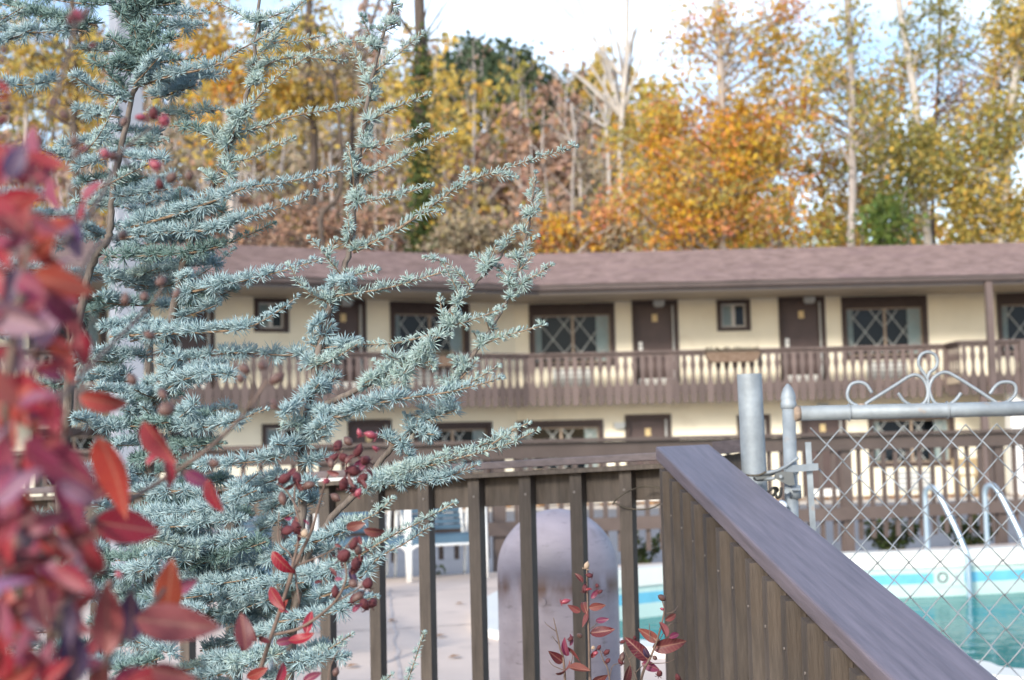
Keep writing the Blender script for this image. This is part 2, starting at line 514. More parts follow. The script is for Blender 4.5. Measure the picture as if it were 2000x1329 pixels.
# add deck corners by refining the ring directions
import bisect
angs = []
corner_dirs = []
cornerpts = []
left_back = edge(0) + dd * ((-9 - edge(0).x) / dd.x)
right_back = edge(0) + dd * ((16 - edge(0).x) / dd.x)
for cp in (left_back, right_back, Vector((16, 4.25, 0)), Vector((-9, 4.25, 0))):
    cornerpts.append(math.atan2(cp.y - cen.y, cp.x - cen.x))
ring_o = list(outer)
mb = MB()
K = len(ring_o)
for i in range(K):
    a, b = ring_o[i], ring_o[(i + 1) % K]
    A, B = deck_edge_point(a), deck_edge_point(b)
    fa, fb = math.atan2(a.y - cen.y, a.x - cen.x), math.atan2(b.y - cen.y, b.x - cen.x)
    mid = []
    for ca, cp in zip(cornerpts, (left_back, right_back, Vector((16, 4.25, 0)), Vector((-9, 4.25, 0)))):
        lo, hi = min(fa, fb), max(fa, fb)
        if hi - lo < math.pi and lo < ca < hi: mid.append(cp)
    mb.poly([a, b, B] + mid + [A])
mb2 = MB(); mb2.v, mb2.f, mb2.m = list(mb.v), list(mb.f), list(mb.m)
# kerb faces along the far and near edges
for p0, p1 in ((left_back, right_back), (Vector((-9, 4.25, 0)), Vector((16, 4.25, 0)))):
    mb2.quad(p0, p1, p1 + Vector((0, 0, -.7)), p0 + Vector((0, 0, -.7)))
o = mb2.build('pool_deck', M_CONC); tag(o, kind='structure')
# sealed joints across the slab
mb = MB()
for a, b in ((G(560, 1240), G(940, 1219)), (G(780, 1329), G(760, 1150)), (G(560, 1165), G(930, 1150))):
    pts = [a.lerp(b, i / 30) for i in range(31)]; d = (b - a).normalized(); s_ = Vector((-d.y, d.x, 0))
    pts = [p + s_ * random.gauss(0, .006) for p in pts]
    for p, q in zip(pts[:-1], pts[1:]):
        w1 = random.uniform(.006, .013)
        mb.quad(p - s_ * w1 + Vector((0, 0, .004)), q - s_ * w1 + Vector((0, 0, .004)), q + s_ * w1 + Vector((0, 0, .004)), p + s_ * w1 + Vector((0, 0, .004)))
tag(mb.build('deck_joint', mat('joint_filler', (.52, .46, .44), .9, var=.3, vscale=9)), kind='structure')
# coping, tile band, wall, water
mb = MB()
for i in range(K):
    j = (i + 1) % K
    a, b, A, B = loop[i], loop[j], outer[i], outer[j]
    u = Vector((0, 0, .05))
    mb.quad(a + u, b + u, B + u, A + u)
    mb.quad(A + u, B + u, B - u, A - u)
    mb.quad(b + u, a + u, a - u * 2.2, b - u * 2.2)
o = mb.build('pool_coping', M_COPING, smooth=False); tag(o, kind='structure')
inner = offset(loop, .02)
mb = MB()
for i in range(K):
    j = (i + 1) % K
    for z0, z1, mi in ((-.11, -.17, 0), (-.17, -.27, 1), (-.27, -1.6, 0)):
        mb.quad(inner[i] + Vector((0, 0, z0)), inner[j] + Vector((0, 0, z0)), inner[j] + Vector((0, 0, z1)), inner[i] + Vector((0, 0, z1)), mi)
o = mb.build('pool_wall', [M_PLASTER, M_TILE]); tag(o, kind='structure')
# water: teal body with a mirror-like, faintly rippled surface
mw = bpy.data.materials.new('pool_water'); mw.use_nodes = True
N, Lk = mw.node_tree.nodes, mw.node_tree.links
b = N['Principled BSDF']; b.inputs['Base Color'].default_value = (.010, .20, .195, 1); b.inputs['Roughness'].default_value = .05
b.inputs['IOR'].default_value = 1.33; b.inputs['Specular IOR Level'].default_value = .035
tc = N.new('ShaderNodeTexCoord'); no = N.new('ShaderNodeTexNoise'); no.inputs['Scale'].default_value = 5; no.inputs['Detail'].default_value = 3
bp = N.new('ShaderNodeBump'); bp.inputs['Strength'].default_value = .2; bp.inputs['Distance'].default_value = .05
Lk.new(tc.outputs['Object'], no.inputs['Vector']); Lk.new(no.outputs['Fac'], bp.inputs['Height']); Lk.new(bp.outputs['Normal'], b.inputs['Normal'])
WATERZ = -.40
o = MB(); o.poly([p + Vector((0, 0, WATERZ)) for p in offset(loop, .03)])
o = o.build('pool_water', mw); tag(o, kind='structure')
# sidewalk under the motel balcony and the planting bed the shrubs grow in
sheet('motel_sidewalk', [(-40, 31.304), (40, 31.304), (40, 43), (-40, 43)], M_WALK, ZG + .05)
mb = MB(); mb.quad((-40, 31.3, ZG), (40, 31.3, ZG), (40, 31.3, ZG + .05), (-40, 31.3, ZG + .05))
tag(mb.build('sidewalk_kerb', M_WALK), kind='structure')
sheet('planting_bed', [(-9, -6), (9, -6), (9, 4.24), (-9, 4.24)], M_SOIL, -.55)

# ------------------------------------------------------------------ the motel
TH = math.radians(27)
CORNER = Vector((.08, 33.9, ZG))
class Wing:
    def __init__(s, eu, ev, sgn):
        s.eu, s.ev, s.sgn = Vector(eu), Vector(ev), sgn
    def L(s, u, v, z):
        return CORNER + s.eu * u + s.ev * v + Vector((0, 0, z))
    def u(s, px, py=700, v=0.0):
        """u of the photograph column px on the plane v"""
        d = ray(px, py); k = ((CORNER + s.ev * v - CAM).dot(s.ev)) / d.dot(s.ev)
        return (CAM + d * k - CORNER).dot(s.eu)
RW = Wing((1, 0, 0), (0, -1, 0), 1)
LW = Wing((math.cos(TH), math.sin(TH), 0), (math.sin(TH), -math.cos(TH), 0), -1)
TT = math.tan(TH / 2)
U_R, U_L = 17.0, -15.0
Z_UP, Z_SOF = 2.74, 4.83
motel = thing('motel_building', CORNER, 'long two storey cream motel with brown balcony and shingle roof beyond the pool', 'motel')

def walls(w, u0, u1, openings):
    mb = MB()
    zs = sorted(set([round(.1 * k, 3) for k in range(0, 49)] + [o[2] for o in openings] + [o[3] for o in openings] + [Z_SOF]))
    zs = [z for z in zs if 0 <= z <= Z_SOF]
    for a, b in zip(zs[:-1], zs[1:]):
        if b - a < 1e-4: continue
        m = (a + b) / 2
        cuts = sorted([(o[0], o[1]) for o in openings if o[2] < m < o[3]])
        x = u0; spans = []
        for c0, c1 in cuts:
            if c0 > x: spans.append((x, c0))
            x = max(x, c1)
        if x < u1: spans.append((x, u1))
        k = math.floor(m / .1)
        va, vb = .016 * (1 - (a / .1 - k)), .016 * (1 - (b / .1 - k))
        for s0, s1 in spans:
            mb.quad(w.L(s0, va, a), w.L(s1, va, a), w.L(s1, vb, b), w.L(s0, vb, b))
            if va > .015: mb.quad(w.L(s0, 0, a), w.L(s1, 0, a), w.L(s1, va, a), w.L(s0, va, a))
    # reveals of the openings
    for a, b, c, d in openings:
        for p, q in (((a, c), (b, c)), ((b, c), (b, d)), ((b, d), (a, d)), ((a, d), (a, c))):
            mb.quad(w.L(p[0], 0, p[1]), w.L(q[0], 0, q[1]), w.L(q[0], -.14, q[1]), w.L(p[0], -.14, p[1]))
    return mb.build('wall', M_CREAM, motel)

def window(w, u0, u1, z0, z1, small=False, drape=None):
    L = w.L
    fw = .075 if small else .085
    mb = MB()
    for a, b, c, d in ((u0 - .03, u1 + .03, z1 - fw, z1 + .02), (u0 - .03, u1 + .03, z0 - .03, z0 + fw * .8), (u0 - .03, u0 + fw, z0 + fw * .8, z1 - fw), (u1 - fw, u1 + .03, z0 + fw * .8, z1 - fw)):
        mb.box(a, b, -.12, .045, c, d, L)
    if not small:
        hd = .17 if z0 > 2 else .07  # real header, made deeper upstairs so its dark trim carries the eave's shade
        mb.box(u0 + fw, u1 - fw, -.11, -.02, z1 - fw - hd, z1 - fw, L)
    win = mb.build('window', M_TRIM, motel)
    a0, a1, b0, b1 = u0 + fw, u1 - fw, z0 + fw * .8, z1 - fw - (0 if small else hd)
    um = (a0 + a1) / 2 + (0 if small else .02)
    # sash
    mb = MB()
    s = .045 if small else .03
    for p0, p1 in ((a0, um), (um, a1)):
        for x0, x1, y0, y1 in ((p0, p1, b0, b0 + s), (p0, p1, b1 - s, b1), (p0, p0 + s, b0 + s, b1 - s), (p1 - s, p1, b0 + s, b1 - s)):
            mb.box(x0, x1, -.085, -.055, y0, y1, L)
    mb.build('sash', M_SASH if small else M_MULL, win)
    for p0, p1 in ((a0 + s, um - s), (um + s, a1 - s)):
        pm = MB(); pm.quad(L(p0, -.075, b0 + s), L(p1, -.075, b0 + s), L(p1, -.075, b1 - s), L(p0, -.075, b1 - s))
        pm.build('pane', M_GLASS, win)
    if not small:
        # diamond lattice strips on both sashes
        for p0, p1 in ((a0 + s, um - s), (um + s, a1 - s)):
            mb = MB(); ww, hh = p1 - p0, b1 - b0 - 2 * s
            k = hh / ww * .82
            step = ww * .62
            for sg in (1, -1):
                for n in range(-4, 8):
                    # line x = x0 + t, z = +-k t
                    x0 = n * step
                    pts = []
                    for i in range(25):
                        x = ww * i / 24
                        z = (x - x0) * k * 1.25 * sg + (hh if sg < 0 else 0)
                        if 0 <= z <= hh: pts.append((x, z))
                    if len(pts) > 2:
                        a, b_ = pts[0], pts[-1]
                        d_ = (w.eu * (b_[0] - a[0]) + Vector((0, 0, b_[1] - a[1]))).normalized()
                        mb.bar(L(p0 + a[0], -.066 + .003 * sg, b0 + s + a[1]), L(p0 + b_[0], -.066 + .003 * sg, b0 + s + b_[1]), d_.cross(w.ev), w.ev, .024, .006)
            mb.build('lattice', M_LATT, win)
    # curtains
    if drape is None:
        drape = ((0, .10), (.82, 1)) if not small else ((0, .5),)
    for d0, d1 in drape:
        mb = MB(); n = 24
        c0, c1 = a0 + (a1 - a0) * d0, a0 + (a1 - a0) * d1
        for i in range(n):
            x0, x1 = c0 + (c1 - c0) * i / n, c0 + (c1 - c0) * (i + 1) / n
            v0, v1 = -.135 + .014 * math.sin(i * 1.7), -.135 + .014 * math.sin((i + 1) * 1.7)
            mb.quad(L(x0, v0, b0), L(x1, v1, b0), L(x1, v1, b1), L(x0, v0, b1))
        mb.build('curtain', M_CURT, win)
    mb = MB(); mb.box(u0, u1, -.9, -.5, z0, z1, L)  # near-black box, its colour stands for the darkness of the unlit room
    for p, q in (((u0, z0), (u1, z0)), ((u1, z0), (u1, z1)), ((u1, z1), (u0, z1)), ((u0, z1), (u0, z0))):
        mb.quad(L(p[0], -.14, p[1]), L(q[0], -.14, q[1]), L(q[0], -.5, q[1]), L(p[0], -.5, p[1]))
    mb.build('unlit_room_box', M_DARKROOM, win)
    return win

def door(w, u0, u1, z0, hinge_right=True, plate=True, tagged=False):
    L = w.L; z1 = z0 + 2.04
    mb = MB(); mb.box(u0 + .085, u1 - .085, -.12, -.07, z0 + .012, z1 - .09, L)
    # two raised panels
    for c, d in ((z0 + .25, z0 + .95), (z0 + 1.1, z0 + 1.8)):
        mb.box(u0 + .2, u1 - .2, -.07, -.058, c, d, L)
    dr = mb.build('door', M_DOOR, motel)
    mb = MB()
    mb.box(u0 - .02, u0 + .085, -.13, .04, z0, z1, L); mb.box(u1 - .085, u1 + .02, -.13, .04, z0, z1, L)
    mb.box(u0 - .02, u1 + .02, -.13, .042, z1 - .09, z1 + .03, L)
    mb.build('frame', M_TRIM, dr)
    mb = MB(); e = u1 - .10 if hinge_right else u0 + .10
    mb.box(e - .02, e + .02, -.06, .02, z0 + .02, z1 - .1, L)
    mb.build('jamb_strip', M_GREYMETAL, dr)
    mb = MB(); mb.box(u0 + .1, u1 - .1, -.069, -.06, z0 + .03, z0 + .2, L); mb.build('kick_plate', M_WHITE, dr)
    hx = u0 + .17 if hinge_right else u1 - .17
    mb = MB(); mb.lathe(L(hx, -.02, z0 + .98), [(.012, -.03), (.035, -.02), (.035, .02), (.012, .03)], 10)
    mb.box(hx - .03, hx + .03, -.07, -.04, z0 + .9, z0 + 1.06, L); mb.build('handle', M_GREYMETAL, dr)
    if tagged:
        mb = MB(); mb.box(hx - .045, hx + .045, -.015, -.01, z0 + .88, z0 + 1.08, L); mb.build('door_hanger', M_WHITE, dr)
    if plate:
        um = (u0 + u1) / 2
        mb = MB(); mb.box(um - .065, um + .065, -.07, -.05, z0 + 1.56, z0 + 1.74, L); mb.build('number_plate', M_BRASS, dr)
    return dr

def cooler(w, u0, u1, z0, z1):
    L = w.L
    mb = MB(); mb.box(u0, u1, 0.0, .05, z0, z1, L)
    ac = mb.build('air_conditioner', M_GREYMETAL, motel)
    for k in range(7):
        mb = MB(); z = z0 + .04 + (z1 - z0 - .08) * k / 6.5
        mb.box(u0 + .03, u1 - .03, .05, .075, z, z + .03, L); mb.build('louvre', M_WHITE if k % 2 else M_GREYMETAL, ac)

def lamp(w, u, z, up=True):
    L = w.L; mb = MB()
    mb.box(u - .13, u + .13, .02, .16, z - .06, z + .05, L); mb.box(u - .10, u + .10, .04, .14, z - .10, z - .06, L)
    mb.build('porch_lamp', M_GREYMETAL, motel)

# openings read off the photograph: columns of their left and right sides
op_R, op_L = [], []
def add(w, lst, kind, p0, p1, z0, z1):
    a, b = w.u(p0, 700), w.u(p1, 700)
    lst.append((kind, a, b, z0, z1)); return a, b
UW0, UW1 = 3.30, 4.76
for p0, p1 in ((1037, 1200), (1649, 1812), (1953, 2117)): add(RW, op_R, 'window', p0, p1, UW0, UW1)
add(RW, op_R, 'small', 1405, 1466, 4.06, 4.76)
for p0, p1 in ((1238, 1325), (1525, 1613)): add(RW, op_R, 'door', p0, p1, Z_UP, Z_UP + 2.04)
for p0, p1 in ((1009, 1172), (1692, 1855)): add(RW, op_R, 'window', p0, p1, .74, 1.98)
add(RW, op_R, 'small', 1437, 1497, 1.28, 2.0)
for p0, p1 in ((1218, 1305), (1560, 1645)): add(RW, op_R, 'door', p0, p1, 0.02, 2.06)
for p0, p1 in ((765, 915), (60, 205)): add(LW, op_L, 'window', p0, p1, UW0, UW1)
add(LW, op_L, 'small', 499, 562, 4.06, 4.76)
for p0, p1 in ((632, 714), (336, 417)): add(LW, op_L, 'door', p0, p1, Z_UP, Z_UP + 2.04)
for p0, p1 in ((806, 955), (70, 215)): add(LW, op_L, 'window', p0, p1, .74, 1.98)
add(LW, op_L, 'small', 512, 592, 1.28, 2.0)
for p0, p1 in ((678, 760), (332, 412)): add(LW, op_L, 'door', p0, p1, 0.02, 2.06)
walls(RW, 0, U_R, [o[1:] for o in op_R])
walls(LW, U_L, 0, [o[1:] for o in op_L])
for w, lst in ((RW, op_R), (LW, op_L)):
    for kind, a, b, c, d in lst:
        if kind == 'door':
            door(w, a, b, c, hinge_right=True, tagged=(c > 1 and w is RW))
        else:
            window(w, a, b, c, d, kind == 'small')
        if kind == 'window':
            m = (a + b) / 2
            if c > 2: cooler(w, m - .48, m + .48, 2.80, 3.22)
            else: cooler(w, m - .46, m + .46, .14, .60)
for px in (1286, 1579): lamp(RW, RW.u(px, 590), 4.74)
lamp(RW, RW.u(1209, 830), 1.86); lamp(LW, LW.u(674, 590), 4.74); lamp(RW, RW.u(1605, 800), 2.2)

# balcony, soffit, roof for both wings
VB, VE, VR = 1.2, 2.3, -4.6
Z_RAIL = 3.50
BW = .194
def half_gap(z):
    pts = [(2.70, .0), (2.76, .032), (2.86, .058), (2.95, .066), (3.05, .058), (3.14, .036), (3.19, .030), (3.25, .044), (3.31, .056), (3.37, .050), (3.43, .034)]
    for (a, x), (b, y) in zip(pts[:-1], pts[1:]):
        if a <= z <= b: return x + (y - x) * (z - a) / (b - a)
    return .006
def baluster_mesh():
    zs = [2.33, 2.68, 2.70, 2.76, 2.81, 2.86, 2.91, 2.95, 3.0, 3.05, 3.10, 3.14, 3.19, 3.22, 3.25, 3.28, 3.31, 3.34, 3.37, 3.40, 3.43]
    right = [(BW / 2 - (half_gap(z) if 2.70 <= z <= 3.43 else .006), z) for z in zs]
    right[0] = (BW / 2 - .03, 2.33)
    out = [(0, 2.30)] + right
    pts = [(x, 0, z) for x, z in out] + [(-x, 0, z) for x, z in reversed(right)]
    mb = MB(); mb.prism(pts, (0, .024, 0))
    return mb.mesh('baluster', M_BALC)
BALM = baluster_mesh()
def rail_run(balc, p0, p1, face):
    """boards along the line p0-p1 (world, at motel ground level) facing direction face"""
    d = (p1 - p0); n = max(1, int(d.length / BW)); d.normalize()
    ang = math.atan2(d.y, d.x)
    for k in range(n):
        c = p0 + d * (BW * (k + .5))
        o = link(bpy.data.objects.new('baluster', BALM)); o.parent = balc
        o.location = c + Vector((0, 0, random.uniform(-.008, .008))); o.rotation_euler = (0, 0, ang)
def rail_beams(mb, p0, p1, face):
    up = Vector((0, 0, 1))
    z = lambda q: Vector((0, 0, q))
    mb.bar(p0 + z(Z_RAIL), p1 + z(Z_RAIL), face, up, .12, .05)
    mb.bar(p0 + z(3.43) - face * .03, p1 + z(3.43) - face * .03, face, up, .035, .08)
    mb.bar(p0 + z(2.62) - face * .05, p1 + z(2.62) - face * .05, face, up, .04, .16)
JOG = RW.u(1846, 668, VB)                      # where the right balcony steps forward
mb = MB()
cornerR = VB * TT
rail_beams(mb, RW.L(cornerR, VB, 0), RW.L(JOG, VB, 0), RW.ev)
VJ = 2.2
rail_beams(mb, RW.L(JOG, VB, 0), RW.L(JOG, VJ, 0), -RW.eu)
rail_beams(mb, RW.L(JOG, VJ, 0), RW.L(U_R, VJ, 0), RW.ev)
rail_beams(mb, LW.L(U_L, VB, 0), LW.L(-cornerR, VB, 0), LW.ev)
for u in (cornerR, cornerR + 3.3, cornerR + 6.5, JOG):
    c = RW.L(u, VB - .05, 0); mb.bar(c + Vector((0, 0, 2.4)), c + Vector((0, 0, 3.48)), RW.eu, RW.ev, .09, .09)
for u in (-3.3, -6.5, -9.7):
    c = LW.L(u, VB - .05, 0); mb.bar(c + Vector((0, 0, 2.4)), c + Vector((0, 0, 3.48)), LW.eu, LW.ev, .09, .09)
balc = mb.build('balcony', M_BALC, motel)
rail_run(balc, RW.L(cornerR, VB, 0), RW.L(JOG, VB, 0), RW.ev)
rail_run(balc, RW.L(JOG + .02, VB, 0), RW.L(JOG + .02, VJ, 0), -RW.eu)
rail_run(balc, RW.L(JOG, VJ + .03, 0), RW.L(JOG + 3.6, VJ + .03, 0), RW.ev)
rail_run(balc, LW.L(-cornerR - BW * 62, VB, 0), LW.L(-cornerR, VB, 0), LW.ev)
mb = MB()
mb.box(0, JOG, 0.02, VB - .08, 2.58, Z_UP, RW.L); mb.box(JOG, U_R, 0.02, VJ - .08, 2.58, Z_UP, RW.L)
mb.box(U_L, 0, 0.02, VB - .08, 2.58, Z_UP, LW.L)
mb.build('balcony_floor', M_SOFFIT, motel)
def band(mb, w, v0, z0, v1, z1, mi=0):
    e = U_R if w is RW else U_L
    a, b = w.L(w.sgn * v0 * TT, v0, z0), w.L(e, v0, z0)
    c, d = w.L(e, v1, z1), w.L(w.sgn * v1 * TT, v1, z1)
    mb.quad(a, b, c, d, mi)
Z_RIDGE = 6.62
for w in (RW, LW):
    mb = MB(); band(mb, w, VE - .06, Z_SOF - .02, 0, Z_SOF - .02); mb.build('soffit', M_SOFFIT, motel)
    # roof in overlapping courses so that each course has a real edge
    mb = MB(); nC = 22
    for k in range(nC):
        t0, t1 = k / nC, (k + 1) / nC
        v0, v1 = VE + (VR - VE) * t0, VE + (VR - VE) * t1
        z0, z1 = 4.98 + (Z_RIDGE - 4.98) * t0 + .03, 4.98 + (Z_RIDGE - 4.98) * t1
        band(mb, w, v0, z0, v1, z1); band(mb, w, v0, z0 - .03, v0, z0)
    band(mb, w, VR, Z_RIDGE, VR - 6.0, 4.9)
    e = U_R if w is RW else U_L
    mb.poly([w.L(e, VE, 4.98), w.L(e, VR, Z_RIDGE), w.L(e, VR - 6, 4.9)])
    mb.build('roof', M_SHINGLE, motel)
    mb = MB(); band(mb, w, VE - .06, Z_SOF - .06, VE - .06, 5.0); mb.build('fascia', M_GUTTER, motel)
    # gutter: a half-round trough along the eave
    mb = MB(); n = 8
    for k in range(n):
        q0, q1 = math.pi * (k / n) - math.pi, math.pi * ((k + 1) / n) - math.pi
        band(mb, w, VE + .02 + .075 * math.cos(q0), 4.93 + .10 * math.sin(q0), VE + .02 + .075 * math.cos(q1), 4.93 + .10 * math.sin(q1))
    mb.build('gutter', M_GUTTER, motel, smooth=True)
# posts and the white pier at the right
for px, v, z0, z1 in ((1934, 2.25, 2.3, 4.83), (1995, 2.24, 2.2, 3.5), (1914, 2.1, 0, 2.6)):
    u = RW.u(px, 640, v); mb = MB(); mb.box(u - .075, u + .075, v - .07, v + .07, z0, z1, RW.L)
    mb.build('post', M_BALC, motel)
u = RW.u(1990, 900, 1.9); mb = MB(); mb.box(u - .16, u + .5, 1.6, 2.0, 0, 2.55, RW.L); mb.build('pier', M_WHITE, motel)
mb = MB(); mb.box(U_L, 0, -8, -.92, 0, 4.8, LW.L); mb.build('building_core', M_DARKROOM, motel)
mb = MB(); mb.box(0.3, U_R, -8, -.92, 0, 4.8, RW.L); mb.build('building_core', M_DARKROOM, motel)

# planter troughs hung on the balcony rail
M_DRY = mat('dry_moss_trough', (.12, .075, .05), .95, col2=(.22, .16, .12), vscale=14, bump=.6, bscale=30)
M_DRYL = foliage('dry_plants', [(.16, .12, .09), (.22, .19, .15), (.12, .12, .08)])
def planter(w, px, half, label):
    u = w.u(px, 705, VB + .15)
    c = w.L(u, VB + .16, 0)
    t = thing('hanging_planter', c + Vector((0, 0, 3.18)), label, 'planter', 'planters on the balcony rail')
    mb = MB()
    prof = [(half, 3.44), (half * .98, 3.34), (half * .9, 3.26), (half * .78, 3.21)]
    pts = [w.L(u + x, VB + .04, z) for x, z in prof] + [w.L(u - x, VB + .04, z) for x, z in reversed(prof)]
    mb.prism(pts, w.ev * .24); mb.build('trough', M_DRY, t)
    n = 260
    c0 = np.array(w.L(u, VB + .16, 3.44)); e = np.array(w.eu); ev = np.array(w.ev)
    q = c0 + np.outer(rng.uniform(-half, half, n), e) + np.outer(rng.uniform(-.1, .1, n), ev) + np.outer(rng.uniform(-.02, .12, n), [0, 0, 1])
    v, f = cards(q, .05)
    hang(link(bpy.data.objects.new('dry_foliage', np_mesh('dry_foliage', v, f, M_DRYL))), t)
def cards(c, size, squash=1.0):
    """one small quad per centre, random facing; returns verts, faces"""
    n = len(c)
    a = rng.normal(size=(n, 3)); a /= np.linalg.norm(a, axis=1)[:, None]
    b = rng.normal(size=(n, 3)); b -= (b * a).sum(1)[:, None] * a; b /= np.linalg.norm(b, axis=1)[:, None]
    s = (size * rng.uniform(.6, 1.3, n))[:, None]
    v = np.empty((n, 4, 3))
    v[:, 0] = c - a * s * .62; v[:, 1] = c - b * s * .42 * squash + a * s * .05
    v[:, 2] = c + a * s * .62; v[:, 3] = c + b * s * .42 * squash + a * s * .05
    return v.reshape(-1, 3), np.arange(4 * n).reshape(n, 4)
planter(RW, 1431, .62, 'brown trough of dry plants on the balcony rail below the small window')
planter(LW, 850, .42, 'brown trough of dry plants on the rail before the corner window')
# ------------------------------------------------------------------ fence along the far side of the pool deck
UP = Vector((0, 0, 1))
fo = DA + dn * .16                             # fence line origin
def fence_t(px, py=900):
    d = ray(px, py); k = (fo - CAM).dot(dn) / d.dot(dn)
    return (CAM + d * k - fo).dot(dd)
bf = thing('pool_fence', fo + dd * 2, 'brown picket fence with rails along the far side of the pool', 'fence')
T0, T1 = fence_t(-60), fence_t(2130)
def fpt(t, off, z): return fo + dd * t + dn * off + UP * z
mb = MB(); mb.bar(fpt(T0, -.02, 1.235), fpt(T1, -.02, 1.235), dn, UP, .16, .036); mb.build('cap_rail', M_BFENCE, bf)
mb = MB(); mb.bar(fpt(T0, -.03, 1.14), fpt(T1, -.03, 1.14), dn, UP, .036, .15); mb.build('top_board', M_BFENCE, bf)
mb = MB(); mb.bar(fpt(T0, -.03, .395), fpt(T1, -.03, .395), dn, UP, .036, .135); mb.build('bottom_board', M_BFENCE, bf)
pm = MB(); pm.box(-.021, .021, -.016, .016, .12, 1.21); pm = pm.mesh('picket', M_BFENCE)
post_t = [fence_t(p) for p in (-40, 300, 637, 975, 1319, 1654, 1953)]
for t in post_t:
    mb = MB(); mb.bar(fpt(t, .04, -.15), fpt(t, .04, 1.217), dd, dn, .115, .09); mb.build('post', M_BFENCE, bf)
t = T0; fa = math.atan2(dd.y, dd.x)
while t < T1:
    if all(abs(t - q) > .085 for q in post_t):
        o = link(bpy.data.objects.new('picket', pm)); hang(o, bf)
        o.location = fpt(t, .008, random.uniform(-.012, .012)); o.rotation_euler = (random.uniform(-.004, .004), random.uniform(-.008, .008), fa)
    t += .156

# ------------------------------------------------------------------ near fence of pickets with its cap rail
YC, YL = 3.92, 4.62
A_top, B_top = P(398, 934, YL), P(1372, 879, YC - .01)         # top of the cap, camera-side edge
fd = (B_top - A_top).normalized()
fdh = Vector((fd.x, fd.y, 0)).normalized()
fback = Vector((-fdh.y, fdh.x, 0))             # away from the camera
A_far = A_top - fd * 1.9
fu = fd.cross(fback); fu = -fu if fu.z < 0 else fu
nf = thing('picket_fence', (A_top + B_top) / 2 - UP * 1.2, 'near brown picket fence with flat cap, in front of the domed tank', 'fence')
mb = MB(); mb.bar(A_far + fback * .07 - fu * .011, B_top + fback * .07 - fu * .011, fback, fu, .14, .022)
mb.build('cap_rail', M_CAPX, nf, bevel=.003)
mb = MB(); mb.bar(A_far + fback * .076 - fu * .0385, B_top + fback * .076 - fu * .0385, fback, fu, .128, .013); mb.build('under_strip', M_FENCE, nf)
mb = MB(); mb.bar(A_far + fback * .092 - fu * .086, B_top + fback * .092 - fu * .086, fback, fu, .036, .092)
mb.build('top_board', M_FENCE, nf)
mb = MB(); mb.bar(A_far + fback * .092 - fu * 1.02, B_top + fback * .092 - fu * 1.02, fback, fu, .036, .09)
mb.build('bottom_board', M_FENCE, nf)
pk = MB(); pk.box(-.0185, .0185, -.0185, .0185, -1.16, 0)
pk = pk.mesh('picket', M_FENCE)
fang = math.atan2(fdh.y, fdh.x)
def on_fence(px):
    """point on the cap's camera-side edge in the column px"""
    d = ray(px, 1000); n = fback; k = (A_top - CAM).dot(n) / d.dot(n); p = CAM + d * k
    s = (p - A_top).dot(fdh) / fd.dot(fdh)
    return A_top + fd * s
M_NAIL = mat('painted_nail', (.17, .15, .14), .5)
cols = [1213, 1115, 1015, 914, 815, 717, 620, 526, 434, 344, 256, 170, 86, 4]
for px in cols:
    o = link(bpy.data.objects.new('picket', pk)); hang(o, nf)
    o.location = on_fence(px) + fback * .054 - fu * .0385
    o.rotation_euler = (0, random.uniform(-.004, .004), fang)
    for dz in (.055, .075 if px % 2 else .052):
        pass
    mb = MB(); c = on_fence(px) + fback * .0345 - UP * .1 + fdh * random.uniform(-.004, .004)
    mb.tube([c - fback * .001, c + fback * .002], .0038, 8); mb.build('nail_head', M_NAIL, nf)
mb = MB(); c = on_fence(1318) + fback * .09
mb.bar(c - fu * .04, c - UP * 1.7, fdh, fback, .085, .085); mb.build('corner_post', M_FENCE, nf)
# the stub of rail beyond the corner, towards the gate pole
mb = MB(); a = B_top + fd * .005; b = P(1441, 870, YC + .05)
mb.bar(B_top + fback * .16 + UP * .004, b + fback * .16, fback, UP, .14, .036); mb.build('cap_rail', M_CAPX, nf)
mb = MB(); mb.bar(B_top + fback * .16 - UP * .075 , b + fback * .16 - UP * .075, fback, UP, .036, .11); mb.build('top_board', M_FENCE, nf)

# ------------------------------------------------------------------ sloping rail that drops towards the camera
VPD = ray(765, 366).normalized()               # direction of the rail, away from the camera
cl, cr = P(1285, 879, 3.86), P(1395, 874, 3.86)
wid = (cr - cl); wd = wid.normalized(); RWID = .148
rn = wd.cross(VPD); rn = -rn if rn.z < 0 else rn
Lr = 2.55
c0 = (cl + cr) / 2 + VPD * .05
c1 = c0 - VPD * Lr
rr = thing('ramp_railing', c0 - UP * 1.3, 'sloping brown railing with a wide plank cap running down towards the viewer', 'railing')
mb = MB()
# cap with a mitred far end
a = RWID / 2
far = c0; pts = []
vx = VPD.cross(rn).normalized(); CM = Matrix((vx, VPD, rn)).transposed()
mb.bar(far - rn * .019, c1 - rn * .019, wd, rn, RWID, .038)
mb.v = [tuple(CM.transposed() @ (Vector(p) - far)) for p in mb.v]
cap = mb.build('cap_plank', M_CAP, None, bevel=.005)
cap.matrix_basis = Matrix.Translation(far) @ CM.to_4x4(); hang(cap, rr)
side = -wd                                     # the face we see, to the left
mb = MB(); mb.bar(c0 + side * .030 - rn * .083 , c1 + side * .030 - rn * .083, wd, rn, .036, .088); mb.build('side_board', M_FENCE, rr)
mb = MB(); mb.bar(c0 + side * .030 - rn * 1.05 , c1 + side * .030 - rn * 1.05, wd, rn, .036, .088); mb.build('bottom_board', M_FENCE, rr)
VH = Vector((VPD.x, VPD.y, 0)).normalized()
ra = math.atan2(VH.y, VH.x)
rpk = MB()
tp = math.tan(math.asin(VPD.z))
hx = .0185
